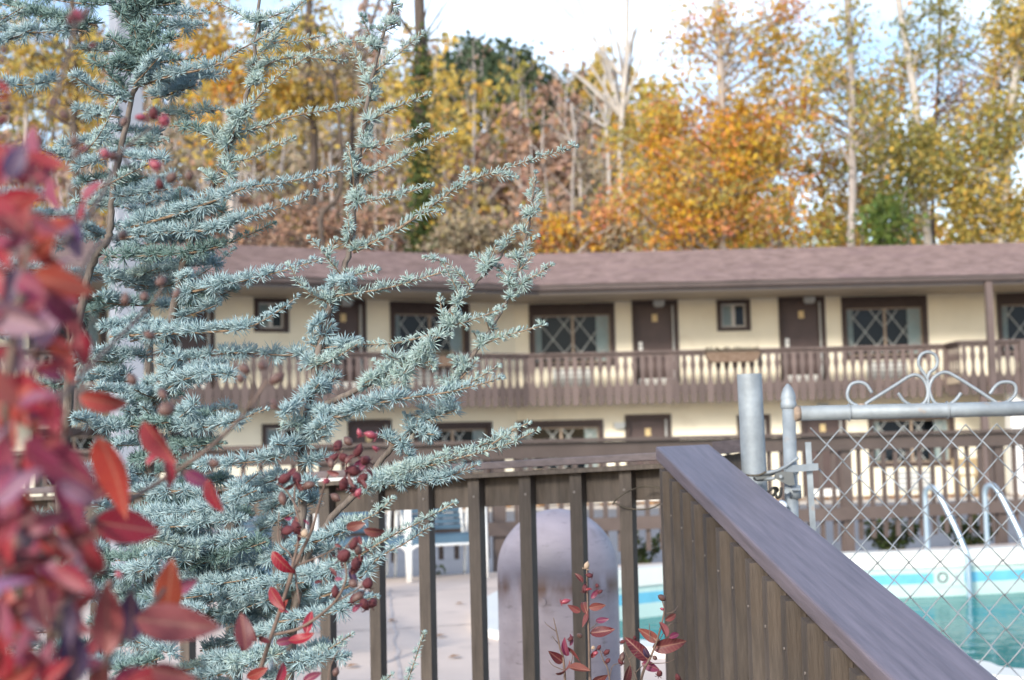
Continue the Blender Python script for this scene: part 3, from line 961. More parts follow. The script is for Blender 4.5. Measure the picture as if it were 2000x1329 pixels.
rpk.hexa([(-hx, -hx, -1.25), (hx, -hx, -1.25), (hx, hx, -1.25), (-hx, hx, -1.25), (-hx, -hx, -hx * tp), (hx, -hx, hx * tp), (hx, hx, hx * tp), (-hx, hx, -hx * tp)])
rpk = rpk.mesh('picket', M_FENCE)
s = .13
while s < Lr - .05:
    o = link(bpy.data.objects.new('picket', rpk)); hang(o, rr)
    o.location = c0 - VPD * s + side * .0665 - rn * .040
    o.rotation_euler = (0, random.uniform(-.004, .004), ra)
    mb = MB(); c = o.location + side * .0185 + VPD * 0 - UP * .09
    mb.tube([c - side * .001, c + side * .002], .003, 8); mb.build('nail_head', M_NAIL, rr)
    s += .132

# ------------------------------------------------------------------ domed tank behind the fence
M_TANK = mat('lavender_grey_paint', (.31, .28, .325), .5, var=.12, vscale=5, stretch=(1, 1, 3), spec=.5, stain=((.22, .19, .215), .56, .80, 13), bump=.12, bscale=35)
nt = M_TANK.node_tree
N, Lk = nt.nodes, nt.links
# rust band at one height, broken up by noise
bsdf = N['Principled BSDF']; src = bsdf.inputs['Base Color'].links[0].from_socket
tc = N.new('ShaderNodeTexCoord'); sx = N.new('ShaderNodeSeparateXYZ'); Lk.new(tc.outputs['Object'], sx.inputs[0])
no = N.new('ShaderNodeTexNoise'); no.inputs['Scale'].default_value = 16; no.inputs['Detail'].default_value = 8
mp = N.new('ShaderNodeMapping'); mp.inputs['Scale'].default_value = (1, 1, .35); Lk.new(tc.outputs['Object'], mp.inputs[0]); Lk.new(mp.outputs[0], no.inputs['Vector'])
TANKY = 5.25
tc_ = P(1088, 1100, TANKY)
zb = P(1088, 1140, TANKY).z
sub = N.new('ShaderNodeMath'); sub.operation = 'SUBTRACT'; sub.inputs[1].default_value = zb; Lk.new(sx.outputs['Z'], sub.inputs[0])
ab = N.new('ShaderNodeMath'); ab.operation = 'ABSOLUTE'; Lk.new(sub.outputs[0], ab.inputs[0])
mr = N.new('ShaderNodeMapRange'); mr.inputs[1].default_value = .065; mr.inputs[2].default_value = .0; Lk.new(ab.outputs[0], mr.inputs[0])
mu = N.new('ShaderNodeMath'); mu.operation = 'MULTIPLY'; Lk.new(mr.outputs[0], mu.inputs[0])
mr2 = N.new('ShaderNodeMapRange'); mr2.inputs[1].default_value = .33; mr2.inputs[2].default_value = .58; Lk.new(no.outputs['Fac'], mr2.inputs[0]); Lk.new(mr2.outputs[0], mu.inputs[1])
mx = N.new('ShaderNodeMix'); mx.data_type = 'RGBA'; mx.inputs[7].default_value = (.15, .085, .065, 1)
Lk.new(mu.outputs[0], mx.inputs[0]); Lk.new(src, mx.inputs[6]); Lk.new(mx.outputs[2], bsdf.inputs['Base Color'])
nz = N.new('ShaderNodeTexNoise'); nz.inputs['Scale'].default_value = 30; nz.inputs['Detail'].default_value = 9; nz.inputs['Roughness'].default_value = .7
mz = N.new('ShaderNodeMapping'); mz.inputs['Scale'].default_value = (.5, .5, 2.2); Lk.new(tc.outputs['Object'], mz.inputs[0]); Lk.new(mz.outputs[0], nz.inputs['Vector'])
rz_ = N.new('ShaderNodeMapRange'); rz_.inputs[1].default_value = .60; rz_.inputs[2].default_value = .66; rz_.inputs[4].default_value = .6; Lk.new(nz.outputs['Fac'], rz_.inputs[0])
mk = N.new('ShaderNodeMix'); mk.data_type = 'RGBA'; mk.inputs[7].default_value = (.10, .08, .085, 1)
Lk.new(rz_.outputs[0], mk.inputs[0]); Lk.new(mx.outputs[2], mk.inputs[6]); Lk.new(mk.outputs[2], bsdf.inputs['Base Color'])
R_T = (P(1206, 1150, TANKY) - P(970, 1150, TANKY)).length / 2
ztop = P(1088, 994, TANKY).z
prof = [(R_T, 0), (R_T, ztop - R_T)] + [(R_T * math.cos(q), ztop - R_T + R_T * math.sin(q)) for q in [math.radians(k) for k in range(6, 87, 6)]] + [(.006, ztop)]
mb = MB(); base = Vector((P(1090, 1150, TANKY).x, TANKY, 0)); mb.lathe(base, prof, 48)
tank = mb.build('storage_tank', M_TANK, smooth=True)
tag(tank, 'lavender grey domed tank with a rust stain band behind the near picket fence', 'tank')
mb = MB()
for px, py, r in ((1057, 1163, .015),):
    q = P(px, py, TANKY); dx = q.x - base.x; yy = TANKY - math.sqrt(max(R_T * R_T - dx * dx, 0))
    zz = q.z; n_ = Vector((dx, yy - TANKY, 0)).normalized(); c = Vector((q.x, yy, zz))
    if zz > ztop - R_T:
        v = Vector((dx, 0, zz - (ztop - R_T))); yy = -math.sqrt(max(R_T ** 2 - v.length_squared, 0)); c = Vector((q.x, TANKY + yy, zz)); n_ = Vector((dx, yy, v.z)).normalized()
    mb.tube([c - n_ * .004, c + n_ * .006], r, 12)
mb.build('bung', M_TANK, tank)

# ------------------------------------------------------------------ chain-link gate, its pole, latch and padlock
YG = 3.72
def gp(px, py, dy=0.0): return P(px, py, YG + dy)
pole_b, pole_t = P(1452, 985, 3.78), P(1463, 731, 3.78)
pd_ = (P(1463, 735, 3.78) - P(1475, 985, 3.78)).normalized()
mb = MB(); tp_ = P(1463.5, 731, 3.80); r_p = (P(1488, 735, 3.80) - P(1440, 735, 3.80)).length / 2
n_ = 20
mb.tube([tp_ - pd_ * 1.9, tp_], r_p, 28, caps=False)
mb.tube([tp_, tp_ - pd_ * .18], r_p * .88, 28, caps=True)
for j in range(28):
    q0, q1 = 2 * math.pi * j / 28, 2 * math.pi * (j + 1) / 28
a_ = pd_.orthogonal().normalized(); b_ = pd_.cross(a_)
for j in range(28):
    q0, q1 = 2 * math.pi * j / 28, 2 * math.pi * (j + 1) / 28
    e0, e1 = a_ * math.cos(q0) + b_ * math.sin(q0), a_ * math.cos(q1) + b_ * math.sin(q1)
    mb.quad(tp_ + e0 * r_p, tp_ + e1 * r_p, tp_ + e1 * r_p * .88, tp_ + e0 * r_p * .88)
o = mb.build('gate_pole', M_GALV, smooth=False)
for p in o.data.polygons: p.use_smooth = True
tag(o, 'thick galvanised steel pole with an open top left of the gate', 'pole')
gate = thing('chain_link_gate', gp(1548, 1250), 'galvanised chain link gate with scrollwork on its top rail', 'gate')
gr = (gp(1780, 822) - gp(1780, 793)).length / 2
up_g = (gp(1541, 800) - gp(1555, 1250)).normalized()
pt = gp(1540, 790); rp_ = (gp(1555, 900) - gp(1529, 900)).length / 2
mb = MB(); mb.tube([pt - up_g * 1.5, pt], rp_, 20); mb.build('gate_post', M_GALV, gate, smooth=True)
mb = MB()
k_ = rp_
prof = [(k_ * 1.02, -.012), (k_ * 1.18, -.010), (k_ * 1.18, .004), (k_ * 1.06, .008), (k_ * 1.14, .016), (k_ * 1.02, .028), (k_ * .7, .042), (k_ * .3, .051), (.0015, .054)]
mb.lathe(pt, prof, 24); mb.build('finial', M_GALV, gate, smooth=True)
ra_, rb_ = gp(1553, 808), gp(2190, 794)
mb = MB(); mb.tube([ra_, rb_], gr, 20); mb.build('top_rail', M_GALV, gate, smooth=True)
mb = MB(); mb.tube([ra_ - (rb_ - ra_).normalized() * .005, ra_ + (rb_ - ra_).normalized() * .013], [gr * 1.12, gr * 1.02], 16); mb.build('weld_bead', M_RUST, gate, smooth=True)
rr_b = gp(2175, 800); mb = MB(); mb.tube([rr_b - up_g * 1.5, rr_b + up_g * .05], rp_, 16); mb.build('gate_post', M_GALV, gate, smooth=True)
# scrollwork: flat bars bent to shape (photograph pixel outline, at the gate's own distance)
def scroll(pts):
    q = spline([gp(x, y, 0.0) for x, y in pts], 7)
    mb = MB(); mb.tube(q, .0044, 8); return mb.build('scroll', M_GALV, gate, smooth=True)
scroll([(1703, 768), (1692, 752), (1677, 747), (1662, 752), (1655, 768), (1658, 782), (1670, 791), (1684, 793), (1700, 783), (1750, 752), (1775, 736), (1790, 733), (1803, 741), (1811, 757), (1812, 772), (1806, 786), (1793, 793), (1778, 791), (1765, 783), (1754, 768)])
scroll([(1877, 768), (1866, 782), (1852, 791), (1838, 793), (1825, 786), (1817, 772), (1815, 757), (1822, 740), (1835, 730), (1850, 728), (1870, 738), (1910, 763), (1942, 784), (1952, 788), (1968, 785), (1982, 772), (1984, 757), (1976, 748), (1958, 747), (1945, 754), (1933, 770)])
scroll([(1813, 790), (1813, 760), (1811, 740), (1803, 728), (1794, 712), (1798, 695), (1812, 688), (1826, 694), (1831, 708), (1826, 720), (1816, 728), (1810, 742)])
mb = MB()
for px, py in ((1683, 793), (1790, 793), (1843, 793), (1951, 788)):
    c = gp(px, py + 1); mb.tube([c - Vector((.008, 0, 0)), c + Vector((.008, 0, .002))], .007, 8)
mb.build('weld_spot', M_RUST, gate, smooth=True)
for px in (1658, 1850):
    c = ra_.lerp(rb_, (px - 1553) / (2190 - 1553)); d = (rb_ - ra_).normalized()
    mb = MB(); mb.tube([c + (Vector((0, 1, 0)) * math.cos(q) + UP * math.sin(q)) * (gr + .002) for q in [2 * math.pi * k / 16 for k in range(16)]], .002, 6, closed=True)
    mb.build('tie_wire', M_WIRE, gate, smooth=True)
# tension bar and its band
mb = MB(); a, b = gp(1578, 864), gp(1600, 1250)
mb.bar(a, b, Vector((1, 0, 0)), Vector((0, 1, 0)), .015, .005); mb.build('tension_bar', M_GALV, gate)
mb = MB(); a, b = gp(1535, 917, -.03), gp(1598, 912, -.012)
mb.bar(a, b, Vector((0, 1, 0)), UP, .004, .018); mb.tube([gp(1545, 908), gp(1545.6, 926)], rp_ * 1.12, 20); mb.build('tension_band', M_GALV, gate)
# woven mesh: zig-zag wires, every second one mirrored
DX = (gp(1841, 1000) - gp(1780, 1000)).length / 2          # half a diamond
DZ = (gp(1780, 1067) - gp(1780, 1000)).length / 2
rows = 24
def wire_mesh(ph):
    pts = []
    for i in range(rows + 1):
        sx_ = DX / 2 * (1 if (i + ph) % 2 else -1)
        pts += [Vector((sx_ * .86, .0035 * (1 if i % 2 else -1), -i * DZ + DZ * .07)), Vector((sx_, 0, -i * DZ)), Vector((sx_ * .86, -.0035 * (1 if i % 2 else -1), -i * DZ - DZ * .07))]
    mb = MB(); mb.tube(pts[1:-1], .0019, 5); return mb.mesh('mesh_wire', M_WIRE, True)
wmesh = [wire_mesh(0), wire_mesh(1)]
lean = math.atan2(up_g.x, up_g.z)
m0 = gp(1584, 836)
for k in range(20):
    o = link(bpy.data.objects.new('mesh_wire', wmesh[k % 2])); hang(o, gate)
    x = m0.x + DX * (k + .5)
    zt = m0.z + (rb_ - ra_).z * (x - m0.x) / (rb_ - ra_).x
    if k == 0: zt -= 0
    o.location = (x, YG + .004, zt)
    o.rotation_euler = (0, lean * .6 + random.uniform(-.004, .004), 0)
# fork latch: clamp on the post, tongue towards the pole
mb = MB()
pp = [gp(x, y, -.035) for x, y in ((1513, 927), (1520, 921), (1549, 922), (1553, 948), (1541, 949), (1524, 940), (1515, 935))]
mb.prism(pp, (0, .008, 0)); mb.build('latch_plate', mat('dark_steel', (.16, .17, .17), .5, metal=.4), gate)
mb = MB(); q = spline([gp(1559, 894, -.03), gp(1530, 914, -.035), (gp(1512, 921, -.035)), gp(1490, 926, -.02), gp(1475, 931, .0), gp(1478, 937, .01), gp(1500, 936, -.02), gp(1514, 934, -.03)], 6)
mb.tube(q, .0046, 8); mb.build('latch_fork', M_GALV, gate, smooth=True)
mb = MB(); mb.prism([gp(x, y, -.02) for x, y in ((1472, 931), (1490, 923), (1513, 917), (1517, 926), (1500, 934), (1478, 938))], (0, .009, 0)); mb.build('latch_tongue', mat('dark_steel', (.16, .17, .17), .5, metal=.4), gate)
mb = MB(); mb.tube([gp(1525, 931, -.04), gp(1525, 931, -.045)], .0045, 10); mb.build('bolt', M_GALV, gate)
mb = MB(); mb.tube([gp(1537, 960, -.045), gp(1537, 960, -.03)], .007, 6); mb.build('bolt', M_GALV, gate)
mb = MB(); mb.tube([gp(1547, 957, -.03), gp(1563, 957, -.03)], .004, 8); mb.build('bolt', M_GALV, gate)
mb = MB(); mb.tube([gp(1549, 948), gp(1550, 974)], rp_ * 1.18, 20); mb.build('latch_clamp', M_GALV, gate, smooth=True)
# padlock and the black cord it hangs from
pl = thing('padlock', gp(1523, 1003, -.04), 'round silver padlock hanging below the gate latch', 'padlock')
M_SILVER = mat('padlock_silver', (.68, .74, .82), .25, metal=.6)
c = gp(1526, 988, -.04)
mb = MB(); mb.tube([c + Vector((0, .009, 0)), c + Vector((0, .004, 0)), c - Vector((0, .006, 0)), c - Vector((0, .009, 0))], [.0125, .0145, .0145, .0125], 24); mb.build('lock_body', M_SILVER, pl, smooth=False, bevel=.0015)
mb = MB(); mb.tube([c - Vector((0, .009, 0)), c - Vector((0, .0105, 0))], [.010, .009], 20); mb.build('lock_face', M_WHITE, pl)
mb = MB(); mb.tube(spline([gp(1519, 981, -.04), gp(1512, 975, -.042), gp(1505, 970, -.04), gp(1502, 967, -.036)], 5), .0025, 8); mb.build('shackle', mat('shackle_brass', (.45, .36, .25), .35, metal=.7), pl, smooth=True)
mb = MB(); mb.tube([p for p in spline([gp(1494, 974, -.04), gp(1499, 962, -.045), (gp(1512, 953, -.045)), gp(1519, 957, -.04), gp(1510, 968, -.035), gp(1497, 975, -.036), gp(1494, 974, -.04)], 6)], .0038, 8)
mb.tube(spline([gp(1514, 954, -.04), gp(1515, 966, -.04), gp(1519, 973, -.042), gp(1524, 967, -.044), (gp(1526, 953, -.04))], 6), .0038, 8)
cord = mb.build('black_cord', M_BLACK, smooth=True); tag(cord, 'black looped cord tied below the gate latch beside the padlock', 'cord')
# loose wire from the railing to the pole, and the wire loop round the last picket
M_WIREB = mat('weathered_wire', (.10, .085, .065), .6, metal=.3)
mb = MB(); mb.tube(spline([P(1408, 905, 3.8), P(1425, 916, 3.78), P(1450, 927, 3.72), P(1478, 929, 3.7), P(1497, 922, 3.69)], 7), .0028, 7)
o = mb.build('tie_cable', M_WIREB, smooth=True); tag(o, 'thin dark wire tied between the railing top and the gate pole', 'wire')
mb = MB(); yf = on_fence(1212).y
mb.tube(spline([P(1197, 985, yf - .004), P(1205, 974, yf - .03), P(1225, 961, yf - .03), P(1255, 951, yf - .01), P(1285, 953, yf - .02), P(1300, 964, yf - .03), P(1309, 978, yf - .03), P(1303, 974, yf - .02), P(1293, 968, yf), P(1290, 984, yf), P(1262, 995, yf + .01), P(1225, 993, yf + .02), P(1200, 983, yf + .03)], 7), .0022, 7)
o = mb.build('wire_loop', M_WIREB, smooth=True); tag(o, 'loop of rusty wire hooked round the picket nearest the fence corner', 'wire')

# ------------------------------------------------------------------ pool ladder, depth marker, deck chairs
lad = thing('pool_ladder', G(1870, 1082), 'chrome pool ladder with two curved handrails at the far pool edge', 'ladder')
B0 = G(1812, 1083)
ev_ = Vector((.95, .30, 0)).normalized(); iv_ = Vector((.60, -.80, 0)).normalized()
sp_ = (G(1930, 1077) - B0).dot(ev_)
H = B0
def rail_pts(o):
    return spline([o, o + UP * .45, o + UP * .62 + iv_ * .005, o + UP * .675 + iv_ * .06, o + UP * .64 + iv_ * .14, o + UP * .42 + iv_ * .27, o + UP * .12 + iv_ * .42, o - UP * .10 + iv_ * .47, o - UP * .9 + iv_ * .48], 7)
for k in (0, 1):
    mb = MB(); mb.tube(rail_pts(B0 + ev_ * sp_ * k), .027, 14); mb.build('handrail', M_CHROME, lad, smooth=True)
    mb = MB(); mb.lathe(B0 + ev_ * sp_ * k, [(.07, 0), (.07, .008), (.045, .02), (.028, .03)], 16); mb.build('base_flange', M_RUST, lad, smooth=True)
for z in (-.62, -.86):
    a = B0 + iv_ * .48 + UP * z; mb = MB(); mb.bar(a, a + ev_ * sp_, iv_, UP, .09, .03); mb.build('tread', M_WHITE, lad)
# depth marker plate on the far pool wall: a ring-like numeral and FT
def wall_point(px, z):
    best = None
    for i in range(K):
        a, b = inner[i], inner[(i + 1) % K]
        d = ray(px, 1100); n = Vector((-(b - a).y, (b - a).x, 0))
        den = d.dot(n)
        if abs(den) < 1e-9: continue
        k = (a - CAM).dot(n) / den; p = CAM + d * k
        s = (p - a).dot((b - a).normalized()) / (b - a).length
        if 0 <= s <= 1 and k > 0 and (best is None or p.y > best[0].y):
            best = (Vector((p.x, p.y, z)), (b - a).normalized())
    return best
wp, wdir = wall_point(1852, -.22)
if wdir.x < 0: wdir = -wdir
wn_ = Vector((wdir.y, -wdir.x, 0))
dm = thing('depth_marker', wp, 'pale depth marker tile lettered O FT on the blue band of the pool wall', 'sign')
mb = MB(); mb.bar(wp - wdir * .16 + wn_ * .006, wp + wdir * .16 + wn_ * .006, wn_, UP, .01, .17); mb.build('plate', M_PLASTER, dm)
def lettering(txt, size, loc, m, name):
    cu = bpy.data.curves.new(name, 'FONT'); cu.body = txt; cu.size = size; cu.extrude = .002; cu.align_x = 'CENTER'; cu.align_y = 'CENTER'
    o = link(bpy.data.objects.new(name, cu)); o.data.materials.append(m)
    o.rotation_euler = (math.pi / 2, 0, math.atan2(wdir.y, wdir.x)); o.location = loc
    me = bpy.data.meshes.new_from_object(o.evaluated_get(bpy.context.evaluated_depsgraph_get()))
    q = link(bpy.data.objects.new(name, me)); q.rotation_euler = o.rotation_euler; q.location = o.location; bpy.data.objects.remove(o); q.name = name
    return hang(q, dm)
lettering('O', .15, wp - wdir * .07 + wn_ * .013, mat('marker_black', (.03, .035, .04), .6), 'numeral')
lettering('ft', .11, wp + wdir * .085 + wn_ * .013, mat('marker_faded', (.33, .40, .40), .6), 'unit_letters')

M_STRAP = mat('blue_vinyl_strap', (.085, .15, .21), .55, var=.15, vscale=3, spec=.35)
M_CHAIRW = mat('chair_white_enamel', (.82, .82, .80), .3, spec=.5)
def deck_chair(loc, w, rz, label):
    t = thing('pool_chair', loc, label, 'chair', 'blue strapped chairs on the pool deck')
    c, s = math.cos(rz), math.sin(rz)
    def L(x, y, z): return Vector(loc) + Vector((c * x - s * y, s * x + c * y, z))
    hw = w / 2
    for sx_ in (-1, 1):
        x = sx_ * hw
        mb = MB(); mb.tube([L(x, 0, 0), L(x * .985, .015, .66)], .017, 10); mb.tube([L(x * .985, .015, .645), L(x * .985, .015, .67)], .022, 10); mb.build('front_leg', M_CHAIRW, t, smooth=True)
        mb = MB(); mb.tube(spline([L(x * .94, .62, 0), L(x * .95, .56, .35), L(x * .96, .50, .62), L(x * .97, .36, .665), L(x * .985, .0, .66)], 6), .015, 10); mb.build('rear_leg', M_CHAIRW, t, smooth=True)
        mb = MB(); mb.box(-.026, .026, -.02, .44, .668, .69); q = MB()
        q.v = [tuple(L(vx + x * .985, vy, vz)) for vx, vy, vz in mb.v]; q.f, q.m = mb.f, mb.m; q.build('armrest', M_STRAP, t)
    mb = MB(); mb.tube(spline([L(-hw, .01, .27), L(-hw + .05, .01, .315), L(-hw + .12, .01, .32), L(0, .01, .32), L(hw - .12, .01, .32), L(hw - .05, .01, .315), L(hw, .01, .27)], 5), .014, 10)
    mb.build('seat_rail', M_CHAIRW, t, smooth=True)
    for k in range(8):
        y, z = .03 + k * .06, .375 - .012 * math.sin(k / 7 * math.pi) + .01 * (k == 0)
        mb = MB(); mb.box(-hw + .03, hw - .03, y, y + .047, z, z + .02); q = MB(); q.v = [tuple(L(*p)) for p in mb.v]; q.f, q.m = mb.f, mb.m
        q.build('seat_strap', M_STRAP, t)
    mb = MB(); mb.box(-hw + .02, hw - .02, .0, .03, .33, .395); q = MB(); q.v = [tuple(L(*p)) for p in mb.v]; q.f, q.m = mb.f, mb.m; q.build('seat_front', M_STRAP, t)
    for k in range(9):
        z, y = .43 + k * .052, .50 + k * .016
        mb = MB(); mb.box(-hw + .08, hw - .08, y, y + .014, z, z + .04); q = MB(); q.v = [tuple(L(*p)) for p in mb.v]; q.f, q.m = mb.f, mb.m
        q.build('back_strap', M_STRAP, t)
    for sx_ in (-1, 1):
        mb = MB(); mb.tube([L(sx_ * (hw - .07), .48, .34), L(sx_ * (hw - .07), .64, .92)], .014, 10); mb.build('back_frame', M_CHAIRW, t, smooth=True)
    mb = MB(); mb.tube([L(-hw + .07, .64, .92), L(hw - .07, .64, .92)], .014, 10); mb.build('back_frame', M_CHAIRW, t, smooth=True)
pA, pB = G(797, 1138), G(957, 1129)
rz = math.atan2(pB.y - pA.y, pB.x - pA.x)
deck_chair((pA + pB) / 2, (pB - pA).length - .05, rz, 'white framed chair with blue straps nearest the domed tank')
e_ = (pB - pA).normalized(); wC = (pB - pA).length
deck_chair((pA + pB) / 2 - e_ * (wC - .035), wC - .06, rz + .03, 'white framed chair with blue straps, second along from the domed tank')
deck_chair((pA + pB) / 2 - e_ * (2 * wC + .02), wC - .06, rz - .04, 'white framed chair with blue straps half hidden behind the cedar')

def chaise(p0, p1, label):
    """low lounge with straps from foot p0 to head p1"""
    t = thing('lounge_chair', p0, label, 'lounge chair')
    d = (p1 - p0); Ln = d.length; d.normalize(); s_ = Vector((-d.y, d.x, 0)); hw = .31
    M_LEG = mat('lounge_leg_blue_grey', (.24, .30, .36), .4, metal=.2)
    q = lambda a, b, z: p0 + d * a + s_ * b + UP * z
    for a in (.12, Ln - .35):
        for b in (-hw, hw):
            mb = MB(); mb.tube([q(a - .12, b, 0), q(a, b * .97, .34)], .016, 10); mb.build('leg', M_LEG, t, smooth=True)
    for b in (-hw, hw):
        mb = MB(); mb.tube([q(0, b, .35), q(Ln - .6, b, .35), q(Ln, b, .78)], .017, 10); mb.build('side_rail', M_LEG, t, smooth=True)
    n = 22
    for k in range(n):
        a = .04 + (Ln - .1) * k / n
        z = .36 if a < Ln - .6 else .36 + (a - Ln + .6) * .72
        mb = MB(); mb.bar(q(a, -hw, z), q(a, hw, z), d, UP, .052, .012); mb.build('strap', M_STRAP, t)
chaise(G(640, 1305), G(420, 1170), 'blue strapped lounge chair behind the cedar branches on the pool deck')

# ------------------------------------------------------------------ pale lamp post behind the cedar
YP = 9.2
lp0 = P(248, 900, YP); side_ = (P(284, 500, YP) - P(211, 500, YP)).length / (math.cos(math.radians(32)) + math.sin(math.radians(32)))
M_POLE = mat('pale_grey_paint', (.29, .31, .36), .55, var=.10, vscale=1.5, spec=.5)
pole = thing('lamp_post', (lp0.x, YP, 0), 'tall square pale grey post standing behind the cedar', 'post')
mb = MB(); h_ = side_ / 2; a = math.radians(32); ca, sa = math.cos(a), math.sin(a)
def PL(x, y, z): return (lp0.x + ca * x - sa * y, YP + sa * x + ca * y, z)
mb.box(-h_, h_, -h_, h_, .02, 9.0, PL); mb.build('shaft', M_POLE, pole, bevel=.008)
mb = MB(); mb.box(-h_ * 1.7, h_ * 1.7, -h_ * 1.7, h_ * 1.7, 0, .02, PL); mb.build('base_plate', M_POLE, pole)

# ------------------------------------------------------------------ bench by the motel, weeds, fallen leaves
M_YEL = mat('weathered_bench_wood', (.36, .27, .15), .8, var=.2)
c = RW.L(RW.u(1892, 960, 1.6), 1.6, 0) + UP * .05
bt = thing('patio_bench', c, 'small pale wooden bench under the balcony behind the pool fence', 'bench')
for x in (-.24, .24):
    for y in (-.18, .18):
        mb = MB(); mb.bar(c + Vector((x, y, 0)), c + Vector((x, y, .44 if y < 0 else .85)), Vector((1, 0, 0)), Vector((0, 1, 0)), .05, .05); mb.build('leg', M_YEL, bt)
mb = MB(); mb.bar(c + Vector((-.3, 0, .46)), c + Vector((.3, 0, .46)), Vector((0, 1, 0)), UP, .44, .04); mb.build('seat', M_YEL, bt)
mb = MB(); mb.bar(c + Vector((-.3, .18, .74)), c + Vector((.3, .18, .74)), Vector((0, 1, 0)), UP, .03, .2); mb.build('backrest', M_YEL, bt)
M_WEED = foliage('weed_leaves', [(.07, .11, .035), (.12, .15, .05), (.05, .08, .03), (.16, .12, .06)])
M_STEMG = mat('weed_stem', (.12, .12, .06), .8)
def weed(px, py, rx, hh, n, label, off=.45):
    d = ray(px, py); k = (fo + dn * off - CAM).dot(dn) / d.dot(dn); b = CAM + d * k; b.z = ZG
    t = thing('weed_plant', b, label, 'weed')
    mb = MB()
    cs = []
    for k in range(9):
        tip = b + Vector((random.uniform(-rx, rx), random.uniform(-.15, .15), random.uniform(.6, 1) * hh)); mid = b.lerp(tip, .5) + UP * hh * .12
        ln = spline([b, mid, tip], 5); mb.tube(ln, .006, 4)
        for q in ln[2:]: cs += [(q.x + random.gauss(0, .04), q.y + random.gauss(0, .04), q.z + random.gauss(0, .04)) for _ in range(max(1, n // 60))]
    mb.build('stem', M_STEMG, t)
    v, f = cards(np.array(cs), .055); hang(link(bpy.data.objects.new('foliage', np_mesh('foliage', v, f, M_WEED))), t)
weed(1745, 1060, .42, .52, 500, 'low green weed patch behind the fence left of the pool ladder')
weed(1892, 1050, .40, .56, 500, 'low green weed clump behind the fence between the ladder rails')
weed(1262, 1075, .16, .50, 220, 'small green weed behind the fence seen right of the domed tank')
weed(846, 1112, .08, .28, 120, 'tiny weed at the deck edge below the strapped chairs', .1)
lm = foliage('fallen_leaf_brown', [(.20, .10, .05), (.28, .15, .07)], trans=.1)
for px, py in ((768, 1213), (890, 1284), (862, 1243), (945, 1257), (842, 1297), (690, 1302), (900, 1180)):
    c = G(px, py, .008); v = [(c.x + .045 * math.cos(q) * (1 if k % 2 else .7), c.y + .03 * math.sin(q), c.z + .006 * (k % 3)) for k, q in enumerate([i * math.pi / 3 for i in range(6)])]
    mb = MB(); mb.poly(v); o = mb.build('fallen_leaf', lm); tag(o, 'curled brown fallen leaf lying on the concrete pool deck', 'leaf', 'fallen leaves on the deck')
# leaves drifted along the motel walk
n = 1400
c = np.stack([rng.uniform(-12, 16, n), 31.5 + rng.beta(1.2, 3, n) * 1.8, np.full(n, ZG + .066)], 1)
v, f = cards(c, .10); v[:, 2] = np.clip(v[:, 2], ZG + .052, ZG + .10)
tag(link(bpy.data.objects.new('leaf_litter', np_mesh('leaf_litter', v, f, foliage('litter_leaves', [(.30, .15, .06), (.42, .22, .08), (.22, .12, .07)], trans=.1)))), kind='stuff')
# ------------------------------------------------------------------ trees behind the motel
F_ORANGE = foliage('maple_leaves', [(.68, .30, .06), (.72, .42, .05), (.74, .55, .06), (.66, .36, .07), (.70, .26, .10), (.56, .48, .08)], trans=.45)
F_GOLD = foliage('golden_leaves', [(0.66, 0.46, 0.1), (0.56, 0.42, 0.12), (0.44, 0.38, 0.14), (0.7, 0.5, 0.1), (0.6, 0.32, 0.1)], trans=.45)
F_YGREEN = foliage('yellow_green_leaves', [(0.4, 0.37, 0.1), (0.5, 0.42, 0.1), (0.28, 0.28, 0.1), (0.58, 0.4, 0.11), (0.34, 0.32, 0.12)], trans=.45)
F_GREEN = foliage('green_leaves', [(0.081, 0.149, 0.041), (0.135, 0.203, 0.047), (0.189, 0.23, 0.054), (0.068, 0.108, 0.041)], trans=.35)
F_RUSSET = foliage('hazed_russet_leaves', [(0.4, 0.22, 0.17), (0.36, 0.25, 0.18), (0.34, 0.23, 0.19), (0.46, 0.27, 0.17), (0.32, 0.25, 0.2)], trans=.3)  # russet greyed towards mauve: distance haze put into the leaf colour
F_CORAL = foliage('coral_leaves', [(.68, .30, .18), (.70, .38, .16), (.62, .22, .15), (.68, .46, .14)], trans=.45)
F_OLIVE = foliage('olive_leaves', [(.24, .25, .09), (.34, .31, .10), (.19, .21, .08), (.42, .34, .10)], trans=.4)
F_PINE = foliage('pine_needles', [(.045, .075, .04), (.07, .10, .05), (.04, .06, .035)], trans=.15)
F_IVY = foliage('ivy_leaves', [(0.047, 0.088, 0.03), (0.074, 0.115, 0.038), (0.108, 0.135, 0.041)], trans=.2)
F_DUSKY = foliage('hazed_dusky_leaves', [(0.3, 0.24, 0.19), (0.36, 0.28, 0.19), (0.27, 0.25, 0.18), (0.38, 0.3, 0.17)], trans=.3)  # pale greyed tones, with the hillside haze painted into the leaves

def ground_at(x, y):
    return (hill_z(x, y) if y > 43 else ZG)

def clumps(c, r, n, subs, spread):
    """n leaf centres in an ellipsoid c, r gathered round a number of sub-centres"""
    u = rng.normal(size=(subs, 3)); u /= np.linalg.norm(u, axis=1)[:, None]
    u *= (rng.uniform(.12, 1, subs) ** .5)[:, None]
    s = np.array(c) + u * np.array(r)
    k = rng.integers(0, subs, n)
    sz = rng.uniform(.5, 1.35, subs)[k][:, None]
    clumps.k = k
    return s, s[k] + rng.normal(size=(n, 3)) * spread * sz

